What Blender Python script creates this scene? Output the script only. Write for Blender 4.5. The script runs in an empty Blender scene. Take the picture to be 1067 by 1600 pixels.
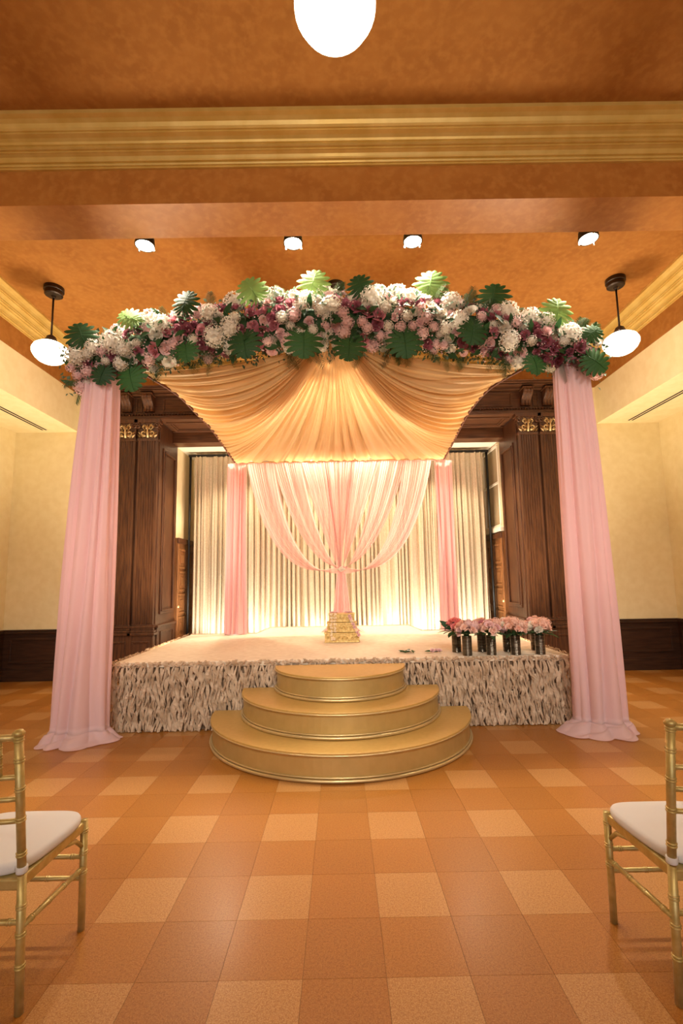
import bpy, math, random
import numpy as np
from mathutils import Vector, Matrix, Quaternion
random.seed(7)
rng = np.random.default_rng(7)
SC = bpy.context.scene
COL = SC.collection
PI = math.pi

# ------------------------------------------------------------------ camera
cam_d = bpy.data.cameras.new('camera')
cam = bpy.data.objects.new('camera', cam_d)
COL.objects.link(cam)
cam_d.sensor_fit = 'HORIZONTAL'
cam_d.sensor_width = 36.0
cam_d.lens = 737.3 / 1067 * 36
cam_d.shift_y = 17.8 / 1067
cam_d.clip_start = 0.05
R_ = Vector((0.99984339, -0.00162213, -0.0176227))
U_ = Vector((0.01731342, -0.11659752, 0.99302833))
F_ = Vector((0.00366558, 0.99317792, 0.11655118))
M = Matrix((R_, U_, -F_)).transposed().to_4x4()
M.translation = Vector((0, 0, 1.4393))
cam.matrix_world = M
SC.camera = cam

# ------------------------------------------------------------------ world, exposure
SC.view_settings.view_transform = 'Standard'
SC.view_settings.look = 'None'
SC.view_settings.gamma = 1
SC.view_settings.use_curve_mapping = False
SC.view_settings.exposure = 0.32
world = bpy.data.worlds.new('world')
SC.world = world
world.use_nodes = True
world.node_tree.nodes['Background'].inputs[0].default_value = (1.0, 0.85, 0.7, 1)
world.node_tree.nodes['Background'].inputs[1].default_value = 0.05


def area_light(name, loc, target, sx, sy, power, color):
    d = bpy.data.lights.new(name, 'AREA')
    d.shape = 'RECTANGLE'
    d.size, d.size_y = sx, sy
    d.energy = power
    d.color = color
    o = bpy.data.objects.new(name, d)
    COL.objects.link(o)
    o.location = loc
    o.rotation_euler = (Vector(target) - Vector(loc)).to_track_quat('-Z', 'Y').to_euler()
    return o


def spot_light(name, loc, target, power, angle, color, radius=0.05, blend=0.6):
    d = bpy.data.lights.new(name, 'SPOT')
    d.energy = power
    d.spot_size = math.radians(angle)
    d.spot_blend = blend
    d.shadow_soft_size = radius
    d.color = color
    o = bpy.data.objects.new(name, d)
    COL.objects.link(o)
    o.location = loc
    o.rotation_euler = (Vector(target) - Vector(loc)).to_track_quat('-Z', 'Y').to_euler()
    return o


# daylight through the windows of the wall behind the camera
area_light('window_daylight', (0, -5.7, 2.2), (0, 4.5, 1.4), 7.0, 2.6, 90, (0.90, 0.93, 1.0))
# unseen panel added behind the camera to brighten the beam and its crown
area_light('hall_lamps', (0, -2.6, 3.5), (0, 3.4, 4.4), 6.0, 0.5, 75, (1.0, 0.8, 0.55))
# track spots on the ceiling of the hall behind the camera, aimed at the stage
for x in (-2.6, 0.0, 2.6):
    spot_light('track_spot', (x, -1.5, 4.85), (x * 0.75, 4.75, 1.35), 520, 46, (1.0, 0.93, 0.84), 0.15, 0.85)
# downlights above the alcove, behind the back bar of the canopy
WARM = (1.0, 0.80, 0.56)
for x in (-1.75, -0.45, 0.45, 1.75):
    spot_light('alcove_downlight', (x, 7.62, 3.66), (x * 1.0, 7.15, 0.65), 165, 130, WARM, 0.06)
# uplights standing on the floor between the stage and the gold curtain
for x, y in ((-2.1, 7.75), (-0.42, 8.12), (0.62, 8.12), (2.1, 7.75), (-1.35, 7.9), (1.4, 7.9)):
    spot_light('curtain_uplight', (x, y, 0.30), (x, 8.40, 2.0), 90, 120, (1.0, 0.90, 0.76), 0.12)

# unseen fill lamps added low beside the stage to brighten the rear bay ceiling
for x in (-2.62, 2.62):
    spot_light('ceiling_uplight', (x, 6.2, 0.25), (x * 0.85, 5.6, 5.0), 640, 125, (1.0, 0.80, 0.55), 0.45, 0.9)

# ------------------------------------------------------------------ helpers


class MB:
    def __init__(s):
        s.v = []
        s.f = []
        s.mi = []

    def add(s, vs, fs, mi=0):
        b = len(s.v)
        s.v.extend([tuple(map(float, q)) for q in vs])
        for f in fs:
            s.f.append(tuple(b + i for i in f))
            s.mi.append(mi)
        return s

    def box(s, a, b, mi=0):
        x0, y0, z0 = [min(p, q) for p, q in zip(a, b)]
        x1, y1, z1 = [max(p, q) for p, q in zip(a, b)]
        vs = [(x0, y0, z0), (x1, y0, z0), (x1, y1, z0), (x0, y1, z0), (x0, y0, z1), (x1, y0, z1), (x1, y1, z1), (x0, y1, z1)]
        return s.add(vs, [(3, 2, 1, 0), (4, 5, 6, 7), (0, 1, 5, 4), (1, 2, 6, 5), (2, 3, 7, 6), (3, 0, 4, 7)], mi)

    def prism(s, prof, a, b, ax, mi=0):
        """closed profile (list of 3-vectors) swept from offset a to b along axis vector ax"""
        n = len(prof)
        A = [tuple(np.array(q) + np.array(ax) * a) for q in prof]
        B = [tuple(np.array(q) + np.array(ax) * b) for q in prof]
        fs = [(i, (i + 1) % n, n + (i + 1) % n, n + i) for i in range(n)]
        fs += [tuple(range(n))[::-1], tuple(range(n, 2 * n))]
        return s.add(A + B, fs, mi)

    def lathe(s, prof, n=24, c=(0, 0, 0), mi=0, sx=1, sy=1):
        """prof: list of (r, z)"""
        vs = []
        for r, z in prof:
            for k in range(n):
                a = 2 * PI * k / n
                vs.append((c[0] + r * math.cos(a) * sx, c[1] + r * math.sin(a) * sy, c[2] + z))
        fs = []
        for j in range(len(prof) - 1):
            for k in range(n):
                k2 = (k + 1) % n
                fs.append((j * n + k, j * n + k2, (j + 1) * n + k2, (j + 1) * n + k))
        fs.append(tuple(range(n))[::-1])
        fs.append(tuple((len(prof) - 1) * n + k for k in range(n)))
        return s.add(vs, fs, mi)

    def tube(s, pts, rad, n=10, mi=0):
        pts = [Vector(p) for p in pts]
        rads = rad if isinstance(rad, (list, tuple)) else [rad] * len(pts)
        vs = []
        T = (pts[1] - pts[0]).normalized()
        up = Vector((0, 0, 1)) if abs(T.z) < 0.9 else Vector((1, 0, 0))
        N = (up - T * up.dot(T)).normalized()
        for i, p in enumerate(pts):
            a = pts[max(i - 1, 0)]
            b = pts[min(i + 1, len(pts) - 1)]
            T = (b - a).normalized()
            N = (N - T * N.dot(T)).normalized()
            B = T.cross(N)
            for k in range(n):
                t = 2 * PI * k / n
                q = p + (N * math.cos(t) + B * math.sin(t)) * rads[i]
                vs.append(q)
        fs = []
        for j in range(len(pts) - 1):
            for k in range(n):
                k2 = (k + 1) % n
                fs.append((j * n + k, j * n + k2, (j + 1) * n + k2, (j + 1) * n + k))
        fs.append(tuple(range(n))[::-1])
        fs.append(tuple((len(pts) - 1) * n + k for k in range(n)))
        return s.add(vs, fs, mi)

    def grid(s, P, closed_u=False, mi=0):
        """P: array (rows, cols, 3)"""
        r, c, _ = P.shape
        fs = []
        for j in range(r - 1):
            for k in range(c if closed_u else c - 1):
                k2 = (k + 1) % c
                fs.append((j * c + k, j * c + k2, (j + 1) * c + k2, (j + 1) * c + k))
        return s.add(P.reshape(-1, 3), fs, mi)

    def mesh(s, name, mats, smooth=False):
        me = bpy.data.meshes.new(name)
        me.from_pydata(s.v, [], s.f)
        for m in (mats if isinstance(mats, (list, tuple)) else [mats]):
            me.materials.append(m)
        if any(s.mi):
            me.polygons.foreach_set('material_index', s.mi)
        me.polygons.foreach_set('use_smooth', [bool(smooth)] * len(me.polygons))
        me.update()
        return me

    def build(s, name, mats, parent=None, smooth=False, bevel=0, local=False, kind=None, label=None):
        return link(name, s.mesh(name, mats, smooth), parent, bevel, local, kind, label)


def world_loc(o):
    v = Vector((0, 0, 0))
    while o is not None:
        v = v + o.location + o.matrix_parent_inverse.to_translation()
        o = o.parent
    return v


def link(name, me, parent=None, bevel=0, local=False, kind=None, label=None):
    o = bpy.data.objects.new(name, me)
    COL.objects.link(o)
    if parent is not None:
        o.parent = parent
        if not local:
            o.matrix_parent_inverse = Matrix.Translation(-world_loc(parent))
    if bevel:
        m = o.modifiers.new('bevel', 'BEVEL')
        m.width = bevel
        m.segments = 2
        m.limit_method = 'ANGLE'
        m.angle_limit = math.radians(40)
    if kind:
        o['kind'] = kind
    if label:
        o['label'] = label
    return o


def thing(name, label, cat, loc=(0, 0, 0), rz=0, group=None):
    o = bpy.data.objects.new(name, None)
    COL.objects.link(o)
    o.location = loc
    o.rotation_euler = (0, 0, rz)
    o.empty_display_size = 0.1
    tag(o, label, cat, group)
    return o


def tag(o, label, cat, group=None):
    o['label'] = label
    o['category'] = cat
    if group:
        o['group'] = group
    return o


def dup(root, loc, rz=0, label=None, group=None, flipx=False):
    r = root.copy()
    COL.objects.link(r)
    r.location = loc
    r.rotation_euler = (0, 0, rz)
    if label:
        r['label'] = label
    if group:
        r['group'] = group

    def rec(src, dst):
        for ch in list(src.children):
            c = ch.copy()
            COL.objects.link(c)
            c.parent = dst
            rec(ch, c)
    rec(root, r)
    return r


# ------------------------------------------------------------------ materials
def pbsdf(name, base, rough=0.6, metal=0.0, spec=0.5, coat=0.0, emit=None, estr=0.0):
    m = bpy.data.materials.new(name)
    m.use_nodes = True
    b = m.node_tree.nodes['Principled BSDF']
    b.inputs['Base Color'].default_value = (*base, 1)
    b.inputs['Roughness'].default_value = rough
    b.inputs['Metallic'].default_value = metal
    b.inputs['Specular IOR Level'].default_value = spec
    b.inputs['Coat Weight'].default_value = coat
    if emit:
        b.inputs['Emission Color'].default_value = (*emit, 1)
        b.inputs['Emission Strength'].default_value = estr
    return m


def mottle(m, c0, c1, scale, detail=4, c2=None, scale2=None, stretch=None, bump=0.0, coord='Position', pos0=0.35, pos1=0.65, bdist=0.01):
    """base colour mixed between c0 and c1 by a noise in world or object space"""
    nt = m.node_tree
    b = nt.nodes['Principled BSDF']
    if coord == 'Position':
        g = nt.nodes.new('ShaderNodeNewGeometry')
        src = g.outputs['Position']
    else:
        g = nt.nodes.new('ShaderNodeTexCoord')
        src = g.outputs['Object']
    mp = nt.nodes.new('ShaderNodeMapping')
    nt.links.new(src, mp.inputs[0])
    if stretch:
        mp.inputs['Scale'].default_value = stretch
    n = nt.nodes.new('ShaderNodeTexNoise')
    n.inputs['Scale'].default_value = scale
    n.inputs['Detail'].default_value = detail
    nt.links.new(mp.outputs[0], n.inputs[0])
    r = nt.nodes.new('ShaderNodeValToRGB')
    r.color_ramp.elements[0].position = pos0
    r.color_ramp.elements[0].color = (*c0, 1)
    r.color_ramp.elements[1].position = pos1
    r.color_ramp.elements[1].color = (*c1, 1)
    nt.links.new(n.outputs[0], r.inputs[0])
    out = r.outputs[0]
    if c2:
        n2 = nt.nodes.new('ShaderNodeTexNoise')
        n2.inputs['Scale'].default_value = scale2
        n2.inputs['Detail'].default_value = 3
        nt.links.new(mp.outputs[0], n2.inputs[0])
        r2 = nt.nodes.new('ShaderNodeValToRGB')
        r2.color_ramp.elements[0].position = 0.45
        r2.color_ramp.elements[1].position = 0.7
        nt.links.new(n2.outputs[0], r2.inputs[0])
        mx = nt.nodes.new('ShaderNodeMix')
        mx.data_type = 'RGBA'
        nt.links.new(r2.outputs[0], mx.inputs[0])
        nt.links.new(out, mx.inputs[6])
        mx.inputs[7].default_value = (*c2, 1)
        out = mx.outputs[2]
    nt.links.new(out, b.inputs['Base Color'])
    if bump:
        bp = nt.nodes.new('ShaderNodeBump')
        bp.inputs['Strength'].default_value = bump
        bp.inputs['Distance'].default_value = bdist
        nt.links.new(n.outputs[0], bp.inputs['Height'])
        nt.links.new(bp.outputs[0], b.inputs['Normal'])
    return m


def fabric(name, col, transl=0.4, transp=0.0, rough=0.5, sheen=0.0, metal=0.0, tcol=None, weave=0.0):
    """woven cloth: diffuse + translucent, optionally sheer"""
    m = pbsdf(name, col, rough, metal, 0.3)
    nt = m.node_tree
    b = nt.nodes['Principled BSDF']
    b.inputs['Sheen Weight'].default_value = sheen
    out = nt.nodes['Material Output']
    tr = nt.nodes.new('ShaderNodeBsdfTranslucent')
    tr.inputs[0].default_value = (*(tcol or col), 1)
    mx = nt.nodes.new('ShaderNodeMixShader')
    mx.inputs[0].default_value = transl
    nt.links.new(b.outputs[0], mx.inputs[1])
    nt.links.new(tr.outputs[0], mx.inputs[2])
    last = mx.outputs[0]
    if transp > 0:
        tp = nt.nodes.new('ShaderNodeBsdfTransparent')
        m2 = nt.nodes.new('ShaderNodeMixShader')
        m2.inputs[0].default_value = transp
        nt.links.new(last, m2.inputs[1])
        nt.links.new(tp.outputs[0], m2.inputs[2])
        last = m2.outputs[0]
    nt.links.new(last, out.inputs[0])
    if weave:
        g = nt.nodes.new('ShaderNodeTexCoord')
        n = nt.nodes.new('ShaderNodeTexNoise')
        n.inputs['Scale'].default_value = 260
        nt.links.new(g.outputs['Object'], n.inputs[0])
        bp = nt.nodes.new('ShaderNodeBump')
        bp.inputs['Strength'].default_value = weave
        bp.inputs['Distance'].default_value = 0.004
        nt.links.new(n.outputs[0], bp.inputs['Height'])
        nt.links.new(bp.outputs[0], b.inputs['Normal'])
    return m


MT = {}
MT['cream'] = mottle(pbsdf('cream_paint', (0.75, 0.62, 0.34), 0.75), (0.83, 0.71, 0.41), (0.88, 0.77, 0.48), 9, 4, bump=0.15, bdist=0.004)
MT['orange'] = mottle(pbsdf('orange_sponge_paint', (0.5, 0.2, 0.04), 0.36, 0, 0.5), (0.40, 0.150, 0.030), (0.47, 0.190, 0.040), 4.0, 6, (0.50, 0.215, 0.050), 16, bump=0.08, bdist=0.003)
MT['orange_gloss'] = MT['orange']
MT['orange'] = mottle(pbsdf('orange_sponge_matt', (0.5, 0.2, 0.04), 0.75, 0, 0.2), (0.325, 0.130, 0.025), (0.380, 0.160, 0.033), 4.0, 6, (0.405, 0.176, 0.039), 16, bump=0.08, bdist=0.003)
MT['gold_paint'] = mottle(pbsdf('gold_crown_paint', (0.6, 0.4, 0.1), 0.32, 0.3, 0.5), (0.64, 0.43, 0.11), (0.74, 0.53, 0.17), 6, 5)
MT['wood'] = mottle(pbsdf('dark_walnut', (0.11, 0.04, 0.015), 0.38, 0, 0.5), (0.052, 0.019, 0.008), (0.115, 0.045, 0.017), 7, 6, stretch=(6, 6, 0.5))
MT['wood_h'] = mottle(pbsdf('dark_walnut_horizontal', (0.11, 0.04, 0.015), 0.38, 0, 0.5), (0.052, 0.019, 0.008), (0.115, 0.045, 0.017), 7, 6, stretch=(0.5, 6, 6))
MT['wood_dark'] = mottle(pbsdf('wainscot_wood', (0.04, 0.018, 0.01), 0.45, 0, 0.4), (0.030, 0.012, 0.006), (0.058, 0.024, 0.011), 6, 5, stretch=(0.6, 0.6, 6))
MT['wood_mid'] = mottle(pbsdf('door_oak', (0.2, 0.09, 0.03), 0.42, 0, 0.5), (0.17, 0.07, 0.022), (0.30, 0.13, 0.045), 7, 6, stretch=(6, 6, 0.6))
MT['gilt'] = pbsdf('gilding', (0.72, 0.55, 0.28), 0.4, 0.55)
MT['bronze'] = pbsdf('dark_bronze', (0.045, 0.03, 0.022), 0.35, 0.6)
MT['black'] = pbsdf('black_metal', (0.012, 0.011, 0.01), 0.5, 0.3)
MT['globe'] = pbsdf('opal_glass_lit', (0.9, 0.88, 0.8), 0.2, 0, 0.5, emit=(1.0, 0.84, 0.60), estr=6)
MT['lens'] = pbsdf('spot_lens_lit', (0.9, 0.9, 0.9), 0.2, 0, 0.5, emit=(1.0, 0.88, 0.72), estr=150)
MT['chrome'] = pbsdf('chrome', (0.75, 0.75, 0.72), 0.18, 1.0)
MT['white_trim'] = pbsdf('white_trim_paint', (0.82, 0.76, 0.62), 0.5)
MT['tan_pane'] = pbsdf('tan_window_shade', (0.42, 0.33, 0.2), 0.25, 0, 0.5)
MT['vent_dark'] = pbsdf('vent_slot', (0.02, 0.017, 0.012), 0.8)


def tile_mat(name, a, b, c):
    a, b, c = [tuple(0.87 * v for v in q) for q in (a, b, c)]
    m = mottle(pbsdf(name, a, 0.36, 0, 0.4, coat=0.12), a, b, 95, 3, c, 210, bump=0.05, bdist=0.001, pos0=0.38, pos1=0.62)
    bs = m.node_tree.nodes['Principled BSDF']
    bs.inputs['Coat Roughness'].default_value = 0.22
    return m


MT['tile_light'] = tile_mat('cork_tile_pale', (0.38, 0.155, 0.034), (0.48, 0.222, 0.058), (0.60, 0.345, 0.13))
MT['tile_mid'] = tile_mat('cork_tile_tan', (0.315, 0.108, 0.012), (0.400, 0.150, 0.020), (0.49, 0.225, 0.052))
MT['tile_row'] = tile_mat('cork_tile_amber', (0.305, 0.103, 0.010), (0.385, 0.144, 0.018), (0.475, 0.215, 0.048))
MT['tile_dark'] = tile_mat('cork_tile_brown', (0.285, 0.094, 0.008), (0.360, 0.132, 0.015), (0.45, 0.200, 0.042))

MT['pink'] = fabric('blush_chiffon', (0.90, 0.67, 0.695), 0.38, 0.06, 0.6, 0.3, weave=0.25)
MT['pink_sheer'] = fabric('blush_chiffon_sheer', (0.96, 0.67, 0.64), 0.5, 0.30, 0.6, 0.2)
MT['pink_back'] = fabric('rose_chiffon', (0.90, 0.55, 0.53), 0.3, 0.03, 0.6, 0.2)
MT['gold_satin'] = fabric('gold_satin', (0.74, 0.51, 0.25), 0.45, 0.0, 0.38, 0.1, 0.0, (0.80, 0.53, 0.25))
MT['piping'] = pbsdf('brown_piping', (0.12, 0.035, 0.015), 0.6)


def glitter_mat():
    m = fabric('champagne_sequin', (0.62, 0.52, 0.37), 0.12, 0, 0.38, 0.1, 0.35)
    nt = m.node_tree
    b = nt.nodes['Principled BSDF']
    g = nt.nodes.new('ShaderNodeTexCoord')
    v = nt.nodes.new('ShaderNodeTexVoronoi')
    v.inputs['Scale'].default_value = 120
    nt.links.new(g.outputs['Object'], v.inputs[0])
    r = nt.nodes.new('ShaderNodeValToRGB')
    r.color_ramp.elements[0].color = (0.50, 0.41, 0.27, 1)
    r.color_ramp.elements[1].color = (0.74, 0.64, 0.48, 1)
    nt.links.new(v.outputs['Color'], r.inputs[0])
    nt.links.new(r.outputs[0], b.inputs['Base Color'])
    bp = nt.nodes.new('ShaderNodeBump')
    bp.inputs['Strength'].default_value = 0.3
    bp.inputs['Distance'].default_value = 0.004
    nt.links.new(v.outputs['Distance'], bp.inputs['Height'])
    nt.links.new(bp.outputs[0], b.inputs['Normal'])
    return m


MT['sequin'] = glitter_mat()
MT['deck'] = mottle(pbsdf('cream_stage_carpet', (0.78, 0.66, 0.50), 0.55), (0.72, 0.60, 0.45), (0.82, 0.71, 0.56), 14, 5)
MT['ruffle'] = mottle(fabric('tan_organza', (0.50, 0.37, 0.25), 0.25, 0, 0.55, 0.1), (0.50, 0.355, 0.23), (0.75, 0.575, 0.41), 9, 3)
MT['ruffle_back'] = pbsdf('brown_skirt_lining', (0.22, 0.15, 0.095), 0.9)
MT['step_top'] = mottle(pbsdf('gold_step_top', (0.55, 0.36, 0.11), 0.42, 0.3), (0.54, 0.345, 0.10), (0.58, 0.375, 0.115), 30, 5)
MT['step_side'] = mottle(pbsdf('gold_step_riser', (0.5, 0.35, 0.12), 0.40, 0.55), (0.53, 0.38, 0.14), (0.57, 0.415, 0.16), 12, 5)
MT['step_trim'] = pbsdf('gold_step_moulding', (0.66, 0.52, 0.26), 0.3, 0.7)
MT['chair_gold'] = mottle(pbsdf('gold_chair_paint', (0.55, 0.42, 0.14), 0.32, 0.45), (0.50, 0.385, 0.13), (0.62, 0.49, 0.20), 30, 4, coord='Object')
MT['cushion'] = fabric('white_cushion_cloth', (0.80, 0.80, 0.81), 0.1, 0, 0.8, 0.2, weave=0.1)
MT['vase'] = mottle(pbsdf('ribbed_bronze_vase', (0.10, 0.085, 0.06), 0.28, 0.85), (0.07, 0.055, 0.04), (0.18, 0.15, 0.11), 8, 4, stretch=(1, 1, 12), coord='Object')
MT['chest'] = mottle(pbsdf('antique_gold_box', (0.5, 0.33, 0.1), 0.4, 0.55), (0.50, 0.32, 0.09), (0.78, 0.58, 0.24), 40, 4)


def petal(name, col, dark, transl=0.2):
    m = fabric(name, col, transl, 0, 0.6)
    nt = m.node_tree
    b = nt.nodes['Principled BSDF']
    oi = nt.nodes.new('ShaderNodeObjectInfo')
    mx = nt.nodes.new('ShaderNodeMix')
    mx.data_type = 'RGBA'
    mx.inputs[6].default_value = (*dark, 1)
    mx.inputs[7].default_value = (*col, 1)
    nt.links.new(oi.outputs['Random'], mx.inputs[0])
    nt.links.new(mx.outputs[2], b.inputs['Base Color'])
    return m


MT['mauve'] = petal('mauve_petal', (0.40, 0.13, 0.17), (0.23, 0.055, 0.085))
MT['dusty'] = petal('dusty_rose_petal', (0.62, 0.26, 0.30), (0.50, 0.17, 0.22))
MT['white_petal'] = petal('white_petal', (0.86, 0.83, 0.74), (0.80, 0.74, 0.63))
MT['ivory_petal'] = petal('ivory_petal', (0.97, 0.86, 0.66), (0.93, 0.78, 0.58), 0.3)
MT['blush_petal'] = petal('blush_petal', (0.86, 0.62, 0.60), (0.78, 0.50, 0.50))
MT['peach_petal'] = petal('peach_petal', (0.90, 0.64, 0.52), (0.86, 0.52, 0.42))
MT['coral_petal'] = petal('coral_petal', (0.82, 0.22, 0.20), (0.78, 0.30, 0.28))
MT['monstera'] = petal('monstera_green', (0.040, 0.125, 0.030), (0.016, 0.052, 0.018), 0.18)
MT['monstera_light'] = petal('monstera_light_green', (0.26, 0.42, 0.12), (0.16, 0.34, 0.09), 0.3)  # lit copy of the monstera green, spotlight glare put into the colour
MT['leaf'] = petal('leaf_green', (0.035, 0.10, 0.03), (0.02, 0.06, 0.02), 0.2)
MT['eucalyptus'] = mottle(fabric('eucalyptus_leaf', (0.12, 0.2, 0.13), 0.2, 0, 0.6), (0.028, 0.065, 0.032), (0.17, 0.24, 0.16), 14, 3, pos0=0.4, pos1=0.62)
MT['fern'] = petal('palm_frond_green', (0.07, 0.11, 0.035), (0.03, 0.05, 0.02), 0.15)

# ------------------------------------------------------------------ setting: floor
HW = 5.14      # half width of the hall
YB = 7.32      # back wall
YF = -6.0      # wall behind the camera
ZS, ZF, ZC = 3.84, 4.44, 5.0    # soffit underside, soffit top / beam underside, ceiling
XS = 4.15      # soffit faces
floor = MB().box((-HW, YF, -0.06), (HW, 9.0, -0.005)).build('floor', MT['tile_dark'], kind='structure')
T = 0.3048
X0, Y0 = -0.4682, 1.8918


def tile_info(k, m):
    x = X0 + T * k
    y = Y0 - T * (m + 1)
    kind = ('tile_light' if (k % 2 == 0 and m % 2 == 0) else 'tile_mid' if k % 2 == 0 else 'tile_row' if m % 2 == 0 else 'tile_dark')
    return x, y, kind


def in_view(x, y):
    q = Vector((x, y, 0)) - Vector((0, 0, 1.4393))
    d = q.dot(F_)
    if d < 0.3:
        return False
    u = 533.5 + 737.3 * q.dot(R_) / d
    v = 817.8 - 737.3 * q.dot(U_) / d
    return -60 < u < 1127 and v < 1680


tiles = []
for k in range(-16, 19):
    for m in range(-24, 26):
        x, y, kd = tile_info(k, m)
        if x + T > HW or x < -HW or y < YF:
            x0c, x1c = max(x, -HW), min(x + T, HW)
            if x1c - x0c < 0.02 or y < YF:
                continue
        hid = (abs(x + T / 2) < 2.0 and y > 4.85)
        vis = in_view(x + T / 2, y + T / 2) and not hid and -HW < x and x + T < HW
        tiles.append((0 if vis else 1, math.hypot(x, y), x, y, kd))
tiles.sort()
tile_me = {}
for kd in ('tile_light', 'tile_mid', 'tile_row', 'tile_dark'):
    g = 0.0006
    tile_me[kd] = MB().box((g, g, -0.005), (T - g, T - g, 0)).mesh('tile', MT[kd])
nt_ = 0
rest = MB()
kinds = ['tile_light', 'tile_mid', 'tile_row', 'tile_dark']
for vis, d, x, y, kd in tiles:
    if vis == 0 and nt_ < 296:
        o = link('tile', tile_me[kd], floor)
        o.location = (x, y, 0)
        nt_ += 1
    else:
        rest.box((max(x + 0.0006, -HW), y + 0.0006, -0.005), (min(x + T - 0.0006, HW), min(y + T - 0.0006, 9.0), 0), kinds.index(kd))
rest.build('tile_field', [MT[k] for k in kinds], floor, kind='stuff')

# ------------------------------------------------------------------ setting: walls, soffits, beam, ceiling


def struct(name, mb, mat, **kw):
    return mb.build(name, mat, kind='structure', **kw)


struct('wall_left', MB().box((-HW - 0.1, YF, 0), (-HW, YB, ZS + 0.02)), MT['cream'])
struct('wall_right', MB().box((HW, YF, 0), (HW + 0.1, YB, ZS + 0.02)), MT['cream'])
struct('wall_front', MB().box((-HW, YF - 0.1, 0), (HW, YF, ZC)), MT['cream'])
wb = MB().box((-HW, YB, 0), (-2.90, YB + 0.1, ZF)).box((2.90, YB, 0), (HW, YB + 0.1, ZF)).box((-2.90, YB, 4.0), (2.90, YB + 0.1, ZF))
struct('wall_back', wb, MT['cream'])
struct('wall_back_frieze', MB().box((-XS, YB - 0.004, ZF), (XS, YB + 0.1, ZC)), MT['orange'])
struct('ceiling', MB().box((-XS, YF, ZC), (XS, YB, ZC + 0.1)), MT['orange'])
for s, nm in ((-1, 'left'), (1, 'right')):
    struct('wall_%s_soffit' % nm, MB().box((s * XS, YF, ZS), (s * (HW + 0.1), YB, ZF)), MT['cream'])
    struct('wall_%s_frieze' % nm, MB().box((s * XS, YF, ZF), (s * (HW + 0.1), YB, ZC)), MT['orange'])
BY0, BY1 = 3.45, 3.83
struct('trim_1', MB().box((-XS, BY0, ZF), (XS, BY1, ZC)), MT['orange_gloss'])   # ceiling beam
# crown moulding, profile (projection, height above its foot); total 0.27 x 0.26
PR = [(0, 0), (0.018, 0), (0.018, 0.014), (0.030, 0.016), (0.037, 0.026), (0.030, 0.036), (0.046, 0.038), (0.050, 0.050), (0.062, 0.066),
      (0.082, 0.076), (0.090, 0.078), (0.090, 0.088), (0.106, 0.090), (0.116, 0.098), (0.112, 0.110), (0.125, 0.113), (0.132, 0.128),
      (0.150, 0.142), (0.172, 0.150), (0.178, 0.152), (0.178, 0.164), (0.190, 0.166), (0.196, 0.184), (0.212, 0.206), (0.236, 0.222),
      (0.262, 0.228), (0.268, 0.230), (0.268, 0.26), (0, 0.26)]


def crown(name, mapf, a, b, ax):
    mb = MB().prism([mapf(p, ZC - 0.26 + z) for p, z in PR], a, b, ax)
    return struct(name, mb, MT['gold_paint'])


crown('trim_2', lambda p, z: (0, BY0 - p, z), -XS, XS, (1, 0, 0))
crown('trim_3', lambda p, z: (0, BY1 + p, z), -XS, XS, (1, 0, 0))
crown('trim_4', lambda p, z: (0, YB - p, z), -XS, XS, (1, 0, 0))
crown('trim_5', lambda p, z: (-XS + p, 0, z), BY1, YB, (0, 1, 0))
crown('trim_6', lambda p, z: (XS - p, 0, z), BY1, YB, (0, 1, 0))
crown('trim_7', lambda p, z: (-XS + p, 0, z), YF, BY0, (0, 1, 0))
crown('trim_8', lambda p, z: (XS - p, 0, z), YF, BY0, (0, 1, 0))


def framed_panel(mb, c0, c1, axis, depth, w=0.05, t=0.015):
    """four raised moulding bars round a rectangle; axis = normal axis index, depth = plane coordinate, sign by t"""
    (a0, b0), (a1, b1) = c0, c1

    def bar(p, q):
        if axis == 1:
            mb.box((p[0], depth, p[1]), (q[0], depth + t, q[1]))
        elif axis == 0:
            mb.box((depth, p[0], p[1]), (depth + t, q[0], q[1]))
        else:
            mb.box((p[0], p[1], depth), (q[0], q[1], depth + t))
    bar((a0, b0), (a1, b0 + w))
    bar((a0, b1 - w), (a1, b1))
    bar((a0, b0 + w), (a0 + w, b1 - w))
    bar((a1 - w, b0 + w), (a1, b1 - w))
    return mb


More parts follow.
